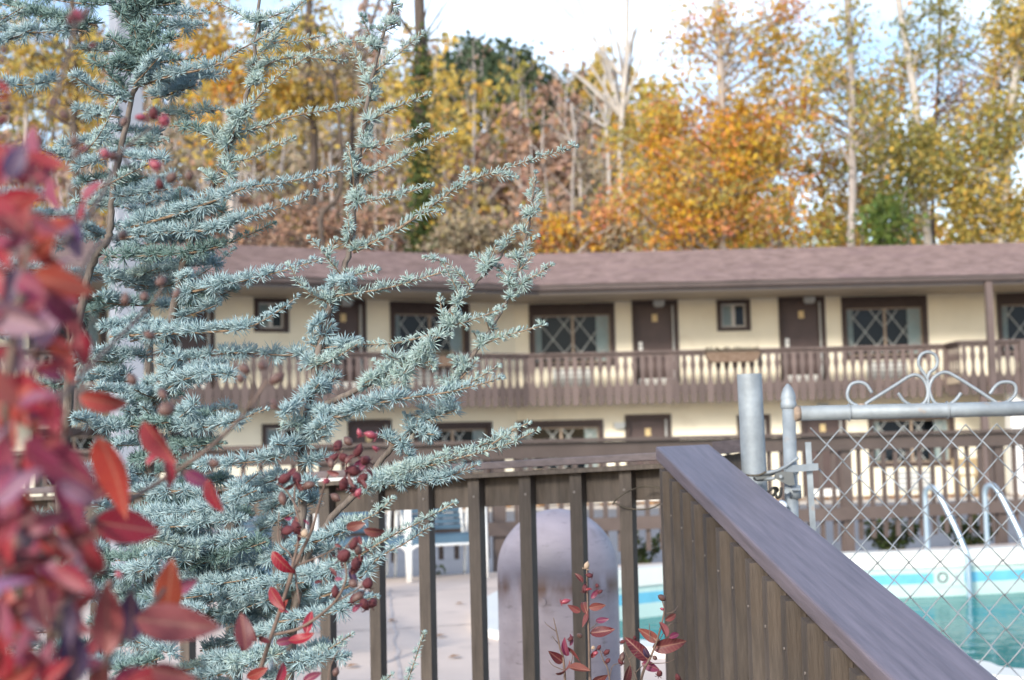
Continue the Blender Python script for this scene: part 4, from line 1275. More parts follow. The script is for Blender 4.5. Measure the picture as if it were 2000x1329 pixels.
def tree(name, Y, trunk, r0, r1, crowns, leafm, bark, label, cat='tree', group=None, leaf=.145, limbs=True, spread=.42, limb_extra=()):
    """trunk: photograph columns/rows of the stem from ground up; crowns: (px, py, rx_px, ry_px, leaves, clump count)"""
    p0 = P(trunk[0][0], trunk[0][1], Y)
    gz = ground_at(p0.x, Y)
    t = thing(name, (p0.x, Y, gz), label, cat, group)
    pts = [Vector((p0.x, Y, gz - .3))]
    for k, (x, y) in enumerate(trunk):
        q = P(x, y, Y); q.y += random.uniform(-.15, .15)
        if q.z > gz + .5: pts.append(q)
    ln = spline(pts, 6)
    mb = MB(); m = len(ln)
    mb.tube(ln, [r0 + (r1 - r0) * (i / (m - 1)) ** .8 for i in range(m)], 9)
    trunk_o = mb.build('trunk', bark, t, smooth=True)
    allc, allm = [], []
    for (px, py, rx, ry, n, subs) in crowns:
        c = P(px, py, Y); s = Y / F
        ctr, lv = clumps(c, (rx * s, max(rx, ry) * s * .55, ry * s), int(n * 1.35), subs, spread)
        allc.append(lv)
        pick = rng.integers(0, 60, subs); allm.append(pick[clumps.k])
        if limbs:
            for q in ctr[: max(4, subs // 2)]:
                q = Vector(q)
                # leave the trunk somewhat below the clump
                cand = [p for p in ln if p.z < q.z - .2] or [ln[0]]
                a = min(cand, key=lambda p: (p - q).length + abs((q.z - p.z) - (q - p).length * .55))
                mid = a.lerp(q, .5) + Vector((random.gauss(0, .2), random.gauss(0, .2), random.gauss(.15, .2)))
                d_ = (q - a).length
                lb = MB(); lb.tube(spline([a, mid, q], 4), [max(.02, .014 * d_ + .02) * (1 - .75 * i / 8) for i in range(9)], 5); lb.build('limb', bark, t, smooth=True)
    for pl_, ra, rb in limb_extra:
        q = spline([P(x, y, Y + dy) for x, y, dy in pl_], 6)
        le = MB(); le.tube(q, [ra + (rb - ra) * i / (len(q) - 1) for i in range(len(q))], 6); le.build('limb', bark, t, smooth=True)
    if allc:
        cc = np.concatenate(allc)
        v, f = cards(cc, leaf)
        lm_ = leafm if isinstance(leafm, list) else [leafm]
        hang(link(bpy.data.objects.new('crown', np_mesh('crown', v, f, lm_, np.concatenate(allm) % len(lm_)))), t)
    return t

def twigs_fan(base, tips, ra=.07, rb=.02):
    return [([(base[0], base[1], 0), ((base[0] * .55 + x * .45) + random.uniform(-6, 6), base[1] * .5 + y * .5, random.uniform(-.6, .6)), (x, y, random.uniform(-1, 1))], ra, rb) for x, y in tips]

tree('maple_tree', 47, [(1415, 520), (1412, 330), (1408, 160), (1402, 20), (1398, -120)], .22, .10,
     [(1385, 330, 215, 150, 5200, 70), (1330, 250, 150, 90, 1500, 30), (1500, 250, 110, 110, 1700, 30), (1400, 430, 230, 70, 2600, 40),
      (1440, 60, 130, 110, 900, 34), (1340, 110, 60, 90, 240, 14), (1530, 100, 70, 100, 800, 24)],
     [F_ORANGE, F_CORAL, F_GOLD, F_ORANGE, F_YGREEN, F_GOLD], M_BARKG, 'broad maple in orange and gold, the brightest tree behind the motel roof')
tree('slim_tree', 44, [(1664, 520), (1667, 400), (1665, 250), (1662, 120), (1655, 10), (1650, -120)], .15, .09,
     [(1640, 90, 60, 110, 520, 18), (1700, 250, 60, 90, 420, 16)], [F_YGREEN, F_OLIVE, F_GOLD], M_BARKG, 'tall slim grey trunk with thin olive leaves right of the bright maple',
     limb_extra=[([(1665, 300, 0), (1688, 235, .2), (1700, 190, .3)], .06, .02), ([(1664, 330, 0), (1640, 280, 0), (1625, 250, 0)], .05, .02)])
tree('leaning_tree', 49, [(1815, 520), (1805, 400), (1790, 220), (1775, 100), (1755, 0), (1735, -120)], .17, .11,
     [(1790, 330, 90, 110, 2600, 44), (1835, 60, 80, 90, 900, 26)], [F_YGREEN, F_OLIVE, F_OLIVE], M_BARKP, 'pale leaning trunk among yellow green leaves right of the slim grey trunk',
     limb_extra=[([(1775, 480, 0), (1762, 400, 0), (1790, 330, .2), (1800, 260, .2)], .07, .03)])
tree('yellow_tree', 52, [(1720, 520), (1718, 380), (1725, 280)], .14, .06,
     [(1680, 370, 130, 110, 3600, 50), (1590, 180, 60, 90, 900, 22), (1720, 180, 110, 70, 1300, 30)], [F_GOLD, F_OLIVE, F_CORAL, F_YGREEN], M_BARKG, 'gold and olive tree filling the gap behind the slim grey trunk')
tree('white_trunk_tree', 46, [(1957, 520), (1960, 420), (1968, 320), (1982, 180), (1990, 60), (2000, -100)], .17, .11,
     [(1930, 400, 90, 90, 2600, 42), (1965, 250, 80, 80, 1400, 30), (2010, 40, 90, 110, 1900, 38), (1880, 300, 80, 70, 1200, 26)], [F_YGREEN, F_GOLD, F_OLIVE, F_GOLD], M_BARKP,
     'pale barked tree with olive leaves at the far right end of the roof')
tree('thin_tree', 55, [(1822, 520), (1825, 300), (1832, 150), (1840, -100)], .10, .06,
     [(1860, 150, 60, 120, 480, 22), (1900, 210, 70, 50, 400, 16)], F_RUSSET, M_BARKD, 'thin dark trunk with sparse brown leaves against the sky at right')
tree('oak_tree', 58, [(2040, 520), (2030, 300), (2020, 100), (2010, -100)], .2, .12,
     [(1960, 440, 100, 60, 1500, 26), (1900, 120, 110, 120, 700, 32), (1985, 110, 60, 100, 700, 22)], F_GOLD, M_BARKD, 'golden brown oak at the right edge behind the pale barked tree')
# bare trees in the middle
tree('bare_tree', 50, [(1222, 520), (1215, 400), (1212, 300), (1218, 180), (1225, 80), (1225, -100)], .16, .07, [], F_DUSKY, M_BARKP,
     'bare pale tree with twigs fanning against the sky left of the maple',
     limb_extra=twigs_fan((1214, 230), [(1090, 40), (1060, 95), (1120, -20), (1150, -40), (1178, -20), (1105, 130), (1260, -30), (1285, 30), (1160, 90), (1240, 60)]) +
     twigs_fan((1216, 150), [(1075, -10), (1130, 60), (1200, -60), (1262, 70), (1290, -40), (1180, 30)], .055, .018))
tree('bare_tree', 56, [(1186, 520), (1190, 360), (1184, 230), (1180, 150)], .13, .06, [(1170, 300, 40, 60, 120, 10)], F_DUSKY, M_BARKP,
     'short pale bare trunk just left of the fanning bare tree', limb_extra=twigs_fan((1186, 250), [(1140, 170), (1120, 210), (1205, 140)], .06, .02))
tree('bare_tree', 60, [(1120, 520), (1118, 380), (1122, 280), (1116, 200)], .10, .05, [], F_DUSKY, M_BARKG,
     'grey bare trunk standing midway between the ivy trunk and the maple', limb_extra=twigs_fan((1119, 280), [(1080, 200), (1150, 190), (1060, 240)], .055, .018))
tree('bare_tree', 62, [(1262, 520), (1258, 330), (1250, 220)], .11, .05, [(1255, 230, 40, 50, 200, 12)], F_ORANGE, M_BARKP,
     'pale thin trunk half veiled by orange leaves at the maple\'s left side')
# ivy trunk
def ivy_tree():
    t = tree('ivy_tree', 46, [(828, 520), (824, 380), (820, 220), (822, 100), (818, 0), (815, -140)], .25, .17,
             [(840, 330, 50, 60, 420, 14), (815, 180, 40, 70, 300, 10), (845, 430, 40, 40, 260, 8)], F_GOLD, M_BARKD, 'dark trunk wrapped in ivy rising behind the cedar tip',
             limb_extra=twigs_fan((820, 90), [(760, 10), (735, -20), (880, 20), (900, -30), (860, -40), (700, 60)], .05, .014))
    c = []
    for py, rx, n in ((460, 40, 420), (400, 26, 320), (330, 25, 320), (260, 22, 280), (200, 20, 240), (140, 18, 220), (100, 15, 140)):
        q = P(822, py, 45.8); s = 46 / F
        c.append(np.array(q) + rng.normal(size=(n, 3)) * np.array([rx * s * .5, .25, 38 * s * .6]))
    v, f = cards(np.concatenate(c), .15)
    hang(link(bpy.data.objects.new('ivy', np_mesh('ivy', v, f, F_IVY))), t)
ivy_tree()
tree('dark_trunk_tree', 44, [(612, 520), (608, 400), (612, 260), (602, 120), (606, -80)], .17, .10,
     [(560, 190, 60, 60, 620, 18), (640, 200, 50, 45, 420, 14), (590, 60, 80, 70, 520, 20)], F_GOLD, M_BARKD, 'straight dark trunk with yellow leaves seen between the cedar leaders')
tree('crooked_tree', 42.5, [(632, 520), (626, 425), (662, 385), (668, 320), (664, 240), (650, 150)], .10, .05, [(655, 130, 60, 60, 300, 14)], F_DUSKY, M_BARKD,
     'crooked thin dark trunk with a sharp bend right of the straight dark trunk')
tree('twiggy_tree', 48, [(690, 520), (688, 300), (690, 150), (720, 60), (760, -60)], .13, .05, [(640, 110, 60, 40, 160, 8)], F_GOLD, M_BARKD, 'dark branched tree top against the pale sky above the cedar tip',
     limb_extra=twigs_fan((696, 130), [(640, 10), (660, 60), (760, 20), (800, 40), (620, 60), (730, -30)], .06, .015))
tree('yellow_leaf_tree', 43, [(455, 520), (450, 350), (440, 200), (430, 60), (425, -80)], .15, .07,
     [(400, 80, 60, 80, 900, 24), (450, 160, 70, 70, 700, 20), (530, 130, 60, 60, 420, 14), (420, 260, 70, 60, 380, 14), (400, 20, 50, 40, 300, 8)], [F_GOLD, F_GOLD, F_ORANGE], M_BARKG,
     'bright yellow leafed tree behind the upper cedar leaders')
tree('left_oak_tree', 47, [(150, 520), (146, 250), (144, 60), (140, -60)], .16, .10,
     [(80, 150, 110, 60, 800, 22), (60, 90, 80, 40, 350, 10), (190, 110, 40, 60, 250, 10), (230, 210, 60, 60, 350, 12)], F_GOLD, M_BARKD, 'dark trunk with gold leaves at the upper left behind the cedar',
     limb_extra=twigs_fan((146, 120), [(185, 10), (120, -20), (190, -30)], .07, .03))
tree('left_bare_tree', 53, [(60, 520), (50, 260), (46, 120), (30, -20)], .14, .08, [(30, 180, 60, 50, 300, 10)], F_DUSKY, M_BARKG, 'grey trunk with few leaves at the upper left edge')
tree('evergreen_tree', 104, [(965, 330), (958, 200), (950, 110)], .4, .08, [(950, 170, 55, 45, 1500, 26), (915, 140, 40, 36, 900, 18), (1000, 170, 45, 40, 900, 18), (1015, 260, 50, 50, 900, 20), (985, 140, 30, 20, 420, 10)],
     F_PINE, M_BARKD, 'dark evergreens crowning the ridge against the sky', leaf=.42, spread=.8)
tree('shrub', 43.6, [(1110, 520), (1105, 470)], .06, .03, [(1090, 460, 70, 40, 1300, 24), (1190, 450, 60, 50, 1100, 20)], [F_GOLD, F_CORAL, F_DUSKY, F_ORANGE], M_BARKG, 'low amber shrub just above the motel roof left of the maple', 'shrub', leaf=.14, spread=.3)
tree('shrub', 43.4, [(1735, 520), (1738, 470)], .06, .03, [(1735, 445, 50, 45, 900, 18)], F_GREEN, M_BARKD, 'dark green bush just above the roof at right', 'shrub', leaf=.15, spread=.32)
tree('shrub', 43.6, [(1000, 520), (1000, 470)], .05, .03, [(960, 470, 70, 36, 700, 16), (890, 470, 60, 36, 700, 14)], F_DUSKY, M_BARKD, 'dull brush just above the roof beside the ivy trunk', 'shrub', leaf=.14, spread=.3)
tree('shrub', 43.6, [(720, 520), (720, 480)], .05, .03, [(700, 450, 80, 50, 700, 16), (560, 450, 90, 50, 700, 16)], F_RUSSET, M_BARKD, 'russet brush just above the roof behind the tall cedar leader', 'shrub', leaf=.14, spread=.3)

# the far wood on the hillside, one mass
def woodland():
    V, Fc, MI = [], [], []
    base = 0
    mats = [F_RUSSET, F_GOLD, F_DUSKY, F_GREEN, F_PINE, F_ORANGE, F_YGREEN]
    tb = MB()
    for k in range(600):
        y = rng.uniform(47, 113)
        x = rng.uniform(-.40, .44) * y
        gz = hill_z(x, y)
        h = rng.uniform(3.5, 8.5) * (1.0 if y > 56 else .55) * (1.5 if x / y < -.06 else 1.1 if x / y < .06 else 1.0)
        px = 1000 + x / y * F
        u = rng.random()
        if px > 1250: mi = 5 if u < .3 else 1 if u < .6 else 6
        elif px < 700 and y < 82: mi = 1 if u < .2 else 2 if u < .58 else 0 if u < .82 else 6
        elif y > 82: mi = 4 if u < .34 else 6 if u < .55 else 1 if u < .8 else 0
        else: mi = 0 if u < .36 else 2 if u < .66 else 1 if u < .84 else 6
        bare = rng.random() < .35
        n = int(rng.integers(26, 60)) if bare else int(rng.integers(150, 320))
        if px > 1480 and y > 62 and rng.random() < .8: continue
        top = gz + h
        if y > 90 and 1050 < px < 1480: h *= .45; top = gz + h
        _, lv = clumps((x, y, gz + h * .62), (h * .28, h * .28, h * .36), n, 12, .38)
        v, f = cards(lv, .22 + y * .0022)
        V.append(v); Fc.append(f + base); MI.append(np.full(len(f), mi)); base += len(v)
        lean = rng.normal(0, .05)
        r = rng.uniform(.07, .15)
        tb.tube([(x, y, gz - .3), (x + lean * h, y, gz + h * .55), (x + lean * 1.6 * h, y, top)], [r, r * .7, .02], 5)
        for q in range(3):
            a = rng.uniform(0, 6.28); zz = gz + h * rng.uniform(.4, .75)
            tb.tube([(x + lean * h * .6, y, zz), (x + math.cos(a) * h * .2, y + math.sin(a) * h * .2, zz + h * .22)], [.04, .012], 4)
    # undergrowth hugging the slope
    n = 15000
    y = rng.uniform(44, 112, n); x = rng.uniform(-.42, .44, n) * y
    z = np.array([hill_z(a, b) for a, b in zip(x, y)]) + rng.exponential(.45, n)
    patch = np.sin(x * .5 + y * .2) + np.sin(x * .23 - y * .31 + 2)
    mi = np.where(patch > .7, 0, np.where(patch < -.9, 3, 2)); mi = np.where(rng.random(n) < .2, 1, mi)
    v, f = cards(np.stack([x, y, z], 1), .34)
    V.append(v); Fc.append(f + base); MI.append(mi); base += len(v)
    me = np_mesh('hillside_woodland', np.concatenate(V), np.concatenate(Fc), mats, np.concatenate(MI))
    o = link(bpy.data.objects.new('hillside_woodland', me)); tag(o, kind='stuff')
    o = tb.build('woodland_trunks', mat('hazy_grey_bark', (.38, .34, .32), .9, var=.3, vscale=.4)); tag(o, kind='stuff')
woodland()
# ------------------------------------------------------------------ the blue cedar in the foreground
def needle_material(name, cols, rough=.5):
    m = foliage(name, cols, rough=rough, trans=.12, spec=.35)
    return m
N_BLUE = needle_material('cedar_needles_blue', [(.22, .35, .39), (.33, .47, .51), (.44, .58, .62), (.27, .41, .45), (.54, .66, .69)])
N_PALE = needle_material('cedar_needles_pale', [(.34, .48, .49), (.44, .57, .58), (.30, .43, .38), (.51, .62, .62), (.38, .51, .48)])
N_DARK = needle_material('cedar_needles_dark_green', [(.13, .22, .20), (.20, .31, .30), (.27, .40, .40), (.15, .25, .22), (.33, .46, .46)])  # darker, greener variant of the needle colour
M_CBARK = mat('cedar_bark', (.135, .112, .098), .85, var=.45, vscale=60, stretch=(1, 1, .25), bump=.4, bscale=160)
M_CTWIG = mat('cedar_twig', (.22, .155, .105), .8, var=.3, vscale=50)

def needles(base, direc, length, width):
    """arrays -> thin three-sided needles"""
    n = len(base)
    d = direc / np.linalg.norm(direc, axis=1)[:, None]
    ref = rng.normal(size=(n, 3))
    a = ref - (ref * d).sum(1)[:, None] * d; a /= np.linalg.norm(a, axis=1)[:, None]
    b = np.cross(d, a)
    L = length[:, None]; w = width[:, None]
    bend = a * L * rng.uniform(-.10, .10, n)[:, None]
    v = np.empty((n, 7, 3))
    for k in range(3):
        q = 2 * math.pi * k / 3
        o = a * math.cos(q) + b * math.sin(q)
        v[:, k] = base + o * w * .6
        v[:, 3 + k] = base + d * L * .62 + bend + o * w
    v[:, 6] = base + d * L
    tri = np.array([[0, 1, 4], [0, 4, 3], [1, 2, 5], [1, 5, 4], [2, 0, 3], [2, 3, 5], [3, 4, 6], [4, 5, 6], [5, 3, 6]])
    f = (np.arange(n)[:, None, None] * 7 + tri[None]).reshape(-1, 3)
    return v.reshape(-1, 3), f

cedar = thing('cedar_tree', (P(300, 1300, 2.7).x, 2.7, -.55), 'blue grey cedar with upright leaders and tufted branches in the foreground', 'tree')

def leader(pts, r0, r1, young_from=2.0, n_sparse=0):
    ln = spline([P(x, y, d) for x, y, d in pts], 7)
    ln = [p + Vector((random.gauss(0, .0012), random.gauss(0, .0012), 0)) for p in ln]
    m = len(ln)
    mb = MB(); mb.tube(ln, [r0 + (r1 - r0) * i / (m - 1) for i in range(m)], 9)
    st = mb.build('leader', M_CBARK, cedar, smooth=True)
    return st, ln

UPV = np.array([0, 0, 1.0])
def branch(pts, young=.65, size=1.0, dens=1.0, m=None, r=None, name='branch'):
    """pts: (px, py, distance) from its leader to its tip. Old wood carries tufts of needles on short spurs, the young end single needles"""
    ln = spline([P(x, y, d) for x, y, d in pts], 8)
    seg = [(b - a).length for a, b in zip(ln[:-1], ln[1:])]
    Lt = sum(seg)
    r = r or (.0014 + .0034 * Lt ** .9)
    mm = len(ln)
    mb = MB(); mb.tube(ln, [max(.0011, r * (1 - .8 * i / (mm - 1))) for i in range(mm)], 6)
    br = mb.build(name, M_CTWIG, cedar, smooth=True)
    A = np.array([tuple(p) for p in ln]); cum = np.concatenate([[0], np.cumsum(seg)])
    def at(s):
        return np.array([np.interp(s, cum, A[:, k]) for k in range(3)])
    def tan(s):
        t = at(min(s + .004, Lt)) - at(max(s - .004, 0)); return t / np.linalg.norm(t)
    Bs, Ds, Ls, Ws = [], [], [], []
    # tufts
    s = .006
    while s < Lt - .004:
        f = s / Lt
        if f < young:
            step = .0105 / dens; ln_ = .0245 * size * random.uniform(.7, 1.15); nn = random.randint(22, 30)
        else:
            g = (f - young) / max(1e-3, 1 - young)
            step = (.0135 + .007 * g) / dens; ln_ = (.0145 - .0045 * g) * size * random.uniform(.6, 1.3); nn = random.randint(10, 17)
        p, t = at(s), tan(s)
        up = UPV - t * t[2]; up /= np.linalg.norm(up) + 1e-9
        sd = np.cross(t, up)
        k = 2 if f < young else (1 if random.random() < .8 else 2)
        for _ in range(k):
            phi = random.gauss(0, .85) if random.random() < .88 else random.uniform(-math.pi, math.pi)
            ax = up * math.cos(phi) + sd * math.sin(phi) + t * .25
            ax /= np.linalg.norm(ax)
            spur = p + ax * random.uniform(.002, .0055)
            a1 = np.cross(ax, [.31, .57, .76]); a1 /= np.linalg.norm(a1); a2 = np.cross(ax, a1)
            th = np.arccos(1 - rng.uniform(.0, .98, nn)); ph = rng.uniform(0, 2 * math.pi, nn)
            d = ax * np.cos(th)[:, None] + (a1 * np.cos(ph)[:, None] + a2 * np.sin(ph)[:, None]) * np.sin(th)[:, None]
            Bs.append(np.repeat(spur[None], nn, 0)); Ds.append(d); Ls.append(ln_ * rng.uniform(.78, 1.08, nn)); Ws.append(np.full(nn, .00085))
        s += step * (random.uniform(.7, 1.35) if random.random() < .9 else 2.2)
    # single needles along the young shoot
    s0 = Lt * young * .9
    ns = int((Lt - s0) / .0014)
    if ns > 2:
        ss = np.sort(rng.uniform(s0, Lt, ns))
        b = np.array([at(q) for q in ss]); t = np.array([tan(q) for q in ss])
        rad = rng.normal(size=(ns, 3)) + np.array([0, 0, .35]); rad -= (rad * t).sum(1)[:, None] * t; rad /= np.linalg.norm(rad, axis=1)[:, None]
        g = (ss - s0) / (Lt - s0)
        Bs.append(b); Ds.append(rad + t * rng.uniform(.5, 1.0, ns)[:, None]); Ls.append((.0205 - .011 * g) * size * rng.uniform(.7, 1.15, ns)); Ws.append(np.full(ns, .0009))
    # bud of needles at the tip
    nn = 18; t = tan(Lt); d = t[None] * 1.4 + rng.normal(size=(nn, 3)) * .6
    Bs.append(np.repeat(at(Lt)[None], nn, 0)); Ds.append(d); Ls.append(np.full(nn, .009 * size)); Ws.append(np.full(nn, .0009))
    v, f = needles(np.concatenate(Bs), np.concatenate(Ds), np.concatenate(Ls), np.concatenate(Ws))
    o = link(bpy.data.objects.new('needles', np_mesh('needles', v, f, m or N_BLUE))); o.parent = br
    return br

# leaders, traced from the photograph at their distances
D1 = 2.46
leader([(560, 1420, 2.56), (575, 1200, 2.54), (590, 1000, 2.5), (590, 880, 2.48), (606, 780, D1), (622, 680, D1), (655, 570, D1), (682, 490, D1), (692, 400, D1), (704, 290, D1), (722, 180, D1), (742, 90, D1), (765, 10, D1), (775, -40, D1)], .0088, .0019)
leader([(560, 1330, 2.56), (590, 1120, 2.5), (640, 1022, 2.47), (700, 960, 2.46), (757, 884, 2.45), (820, 826, 2.44), (874, 776, 2.44), (923, 696, 2.43), (954, 652, 2.43), (980, 604, 2.43), (1004, 556, 2.43), (1024, 475, 2.42), (1036, 425, 2.42), (1045, 345, 2.42)], .0070, .0013)
leader([(612, 800, 2.46), (690, 765, 2.44), (772, 720, 2.42), (832, 676, 2.41), (862, 638, 2.41), (895, 587, 2.41), (930, 552, 2.41), (960, 522, 2.42), (985, 490, 2.42), (1000, 452, 2.42)], .006, .0013)
leader([(300, 1420, 2.8), (290, 1100, 2.76), (294, 850, 2.7), (305, 785, 2.68), (318, 730, 2.66), (331, 655, 2.64), (352, 545, 2.62), (380, 450, 2.6), (415, 365, 2.58), (441, 300, 2.57), (470, 232, 2.56), (488, 150, 2.56), (504, 45, 2.55), (508, -40, 2.55)], .0115, .0026)
leader([(296, 850, 2.85), (291, 700, 2.84), (288, 600, 2.82), (290, 545, 2.8)], .009, .006)
leader([(150, 640, 2.66), (178, 520, 2.64), (205, 478, 2.63), (216, 445, 2.62), (222, 360, 2.62), (245, 250, 2.61), (262, 172, 2.6), (276, 100, 2.6), (284, 0, 2.6), (288, -60, 2.6)], .0080, .0032)
leader([(120, 1400, 2.9), (118, 1000, 2.88), (135, 760, 2.82), (150, 640, 2.74)], .013, .009)
leader([(246, -50, 2.62), (252, 30, 2.62), (258, 70, 2.62), (264, 110, 2.61)], .004, .003)

B = branch
def b2(p0, p1, d, **k):
    """a branch given by its two ends with a slight sag"""
    mx, my = (p0[0] + p1[0]) / 2, (p0[1] + p1[1]) / 2 + .03 * abs(p1[0] - p0[0])
    d0, d1 = d if isinstance(d, tuple) else (d, d)
    return B([(p0[0], p0[1], d0), (mx, my, (d0 + d1) / 2), (p1[0], p1[1], d1)], **k)
Y_ = dict(m=N_PALE, young=.05)
# right-hand sprays on the tall leader
b2((650, 580), (862, 533), (D1, 2.36), m=N_PALE, young=.0, size=1.35)
B([(690, 493, D1), (770, 452, 2.44), (850, 398, 2.42), (905, 360, 2.41), (1000, 325, 2.40), (1065, 305, 2.39), (1122, 287, 2.38)], **Y_)
b2((905, 372), (911, 332), 2.41, **Y_); b2((825, 415), (862, 414), 2.42, **Y_); b2((965, 342), (1006, 346), 2.40, **Y_)
b2((694, 398), (842, 362), (D1, 2.40), **Y_)
B([(703, 346, D1), (760, 322, 2.44), (820, 290, 2.42), (886, 258, 2.40)], **Y_)
b2((712, 295), (833, 247), (D1, 2.42), **Y_)
B([(718, 240, D1), (770, 212, 2.44), (836, 184, 2.42)], m=N_PALE, young=.1)
B([(734, 138, D1), (775, 108, 2.44), (823, 66, 2.42)], **Y_)
b2((738, 105), (707, 32), (D1, 2.44), m=N_DARK, young=0.)
B([(722, 172, D1), (705, 130, 2.48), (688, 100, 2.48), (666, 66, 2.48)], **Y_)
b2((740, 90), (700, 78), (D1, 2.5), **Y_); b2((752, 60), (775, 50), D1, **Y_); b2((750, 65), (735, 55), D1, **Y_)
B([(692, 375, D1), (688, 330, 2.44), (680, 283, 2.44)], m=N_PALE, young=.6, size=.6)
B([(684, 478, D1), (681, 440, 2.43), (678, 398, 2.43)], m=N_PALE, young=.5, size=.7)
B([(668, 540, D1), (640, 505, 2.44), (606, 466, 2.43)], **Y_)
b2((640, 505), (655, 470), 2.44, m=N_PALE, young=0.)
B([(640, 590, D1), (612, 578, 2.44), (590, 562, 2.43), (566, 520, 2.42)], m=N_PALE, young=.0, size=1.3)
b2((676, 540), (734, 527), (D1, 2.42), m=N_PALE, young=0., size=1.2)
b2((636, 680), (704, 664), (D1, 2.42), young=.8); b2((616, 718), (700, 672), (D1, 2.40), m=N_PALE, young=.5)
b2((640, 625), (608, 640), (D1, 2.44), young=.9); b2((650, 600), (628, 585), D1, young=.9, m=N_PALE)
b2((630, 660), (648, 630), D1, young=1.); b2((622, 700), (590, 720), D1, young=1.)
B([(604, 800, D1), (660, 815, 2.42), (742, 787, 2.39), (877, 766, 2.36), (940, 750, 2.35), (978, 738, 2.34)], young=.55, size=1.12)
b2((870, 770), (972, 716), (2.37, 2.35), m=N_PALE, young=.1, size=1.1)
b2((606, 770), (553, 812), (D1, 2.40), young=1.0); b2((600, 830), (555, 830), (D1, 2.42), young=1.0, m=N_PALE); b2((606, 775), (660, 735), D1, young=.9)
b2((612, 735), (640, 760), D1, young=1.); b2((598, 850), (640, 830), (D1, 2.4), young=.9)
B([(596, 875, 2.48), (540, 895, 2.46), (470, 905, 2.46), (384, 912, 2.47)], young=.95, size=1.05)
b2((600, 870), (535, 868), (2.46, 2.40), young=.9); b2((594, 865), (640, 850), (2.47, 2.42), young=1.0); b2((590, 905), (650, 895), 2.46, young=.9)
# leaders at the right
B([(936, 676, 2.43), (985, 657, 2.41), (1062, 636, 2.39)], m=N_PALE, young=.15)
b2((1000, 563), (1076, 519), (2.43, 2.40), m=N_PALE, young=.25)
b2((958, 650), (945, 618), 2.43, m=N_PALE, young=.6, size=.7); b2((972, 620), (985, 598), 2.43, m=N_PALE, young=.6, size=.7); b2((940, 672), (925, 650), 2.43, m=N_PALE, young=.6, size=.6)
for a, b in (((1020, 490), (1050, 462)), ((1028, 460), (1008, 445)), ((1012, 530), (1040, 500)), ((1000, 560), (975, 540)), ((1015, 510), (992, 500)), ((1033, 430), (1050, 412)), ((1036, 420), (1020, 405)), ((990, 585), (1012, 572)), ((1000, 545), (970, 520)), ((1040, 390), (1048, 372))):
    b2(a, b, 2.425, m=N_PALE, young=.4, size=.75)
B([(1045, 420, 2.42), (1040, 385, 2.42), (1046, 340, 2.42)], m=N_PALE, young=0.)
B([(920, 560, 2.41), (896, 535, 2.40), (874, 515, 2.40), (832, 503, 2.39)], **Y_)
b2((900, 580), (866, 514), (2.41, 2.40), **Y_); b2((868, 640), (858, 578), 2.41, m=N_PALE, young=.5, size=.8); b2((866, 640), (974, 606), (2.41, 2.38), m=N_PALE, young=.3)
b2((985, 490), (1003, 450), 2.42, m=N_PALE, young=.2, size=.9); b2((945, 538), (968, 478), (2.41, 2.40), m=N_PALE, young=.3); b2((960, 520), (925, 500), 2.41, m=N_PALE, young=.3)
b2((890, 600), (920, 560), 2.40, m=N_PALE, young=.5, size=.8); b2((880, 610), (910, 640), 2.40, m=N_PALE, young=.4, size=.8); b2((850, 660), (880, 655), 2.40, m=N_PALE, young=.6)
B([(852, 652, 2.41), (760, 672, 2.43), (664, 672, 2.45)], m=N_PALE, young=.0, size=.8)
B([(850, 665, 2.4), (800, 720, 2.4), (766, 735, 2.41), (733, 706, 2.42)], m=N_PALE, young=.6)
for a, b in (((790, 712), (752, 690)), ((772, 722), (712, 748)), ((800, 704), (836, 696)), ((780, 716), (790, 770)), ((742, 738), (706, 757)), ((826, 682), (845, 720)), ((790, 720), (840, 706)), ((735, 745), (770, 780))):
    b2(a, b, (2.42, 2.40), young=.75, m=N_PALE)
b2((826, 822), (892, 800), (2.44, 2.40), young=.9); b2((800, 840), (852, 850), (2.44, 2.40), young=.9); b2((812, 830), (838, 862), 2.42, young=1.); b2((838, 806), (802, 812), 2.44, young=1.)
b2((870, 780), (905, 750), 2.43, m=N_PALE, young=.7); b2((900, 740), (930, 705), 2.43, m=N_PALE, young=.5); b2((912, 716), (880, 700), 2.43, m=N_PALE, young=.6); b2((886, 760), (855, 740), 2.43, m=N_PALE, young=.6)
b2((780, 858), (800, 900), 2.44, young=1.); b2((770, 872), (742, 850), 2.44, young=1.); b2((800, 842), (790, 812), 2.44, young=1.); b2((850, 796), (888, 790), 2.43, young=.9)
B([(700, 960, 2.45), (790, 925, 2.40), (848, 898, 2.38), (906, 882, 2.37), (960, 862, 2.36), (1031, 827, 2.35)], m=N_PALE, young=.35)
B([(720, 945, 2.44), (800, 920, 2.40), (893, 896, 2.37), (985, 870, 2.35), (1048, 841, 2.34)], young=.45, m=N_PALE)
b2((960, 868), (990, 848), 2.35, young=.8, m=N_PALE)
B([(690, 965, 2.45), (740, 942, 2.42), (810, 942, 2.40), (868, 934, 2.39), (932, 908, 2.38)], young=.8)
B([(745, 950, 2.42), (800, 945, 2.41), (850, 925, 2.4)], young=.9)
B([(660, 1040, 2.45), (700, 1020, 2.42), (735, 1003, 2.4), (767, 975, 2.39)], m=N_PALE, young=.35)
B([(630, 1120, 2.46), (690, 1092, 2.42), (764, 1048, 2.38), (820, 1020, 2.36), (887, 983, 2.34)], young=.42, m=N_PALE)
B([(620, 1170, 2.46), (690, 1140, 2.42), (740, 1090, 2.40), (790, 1062, 2.38), (840, 1029, 2.36)], young=.5)
B([(575, 1066, 2.48), (630, 1055, 2.44), (686, 1034, 2.42)], young=.9); B([(560, 1130, 2.48), (620, 1122, 2.45), (674, 1108, 2.43)], young=.95)
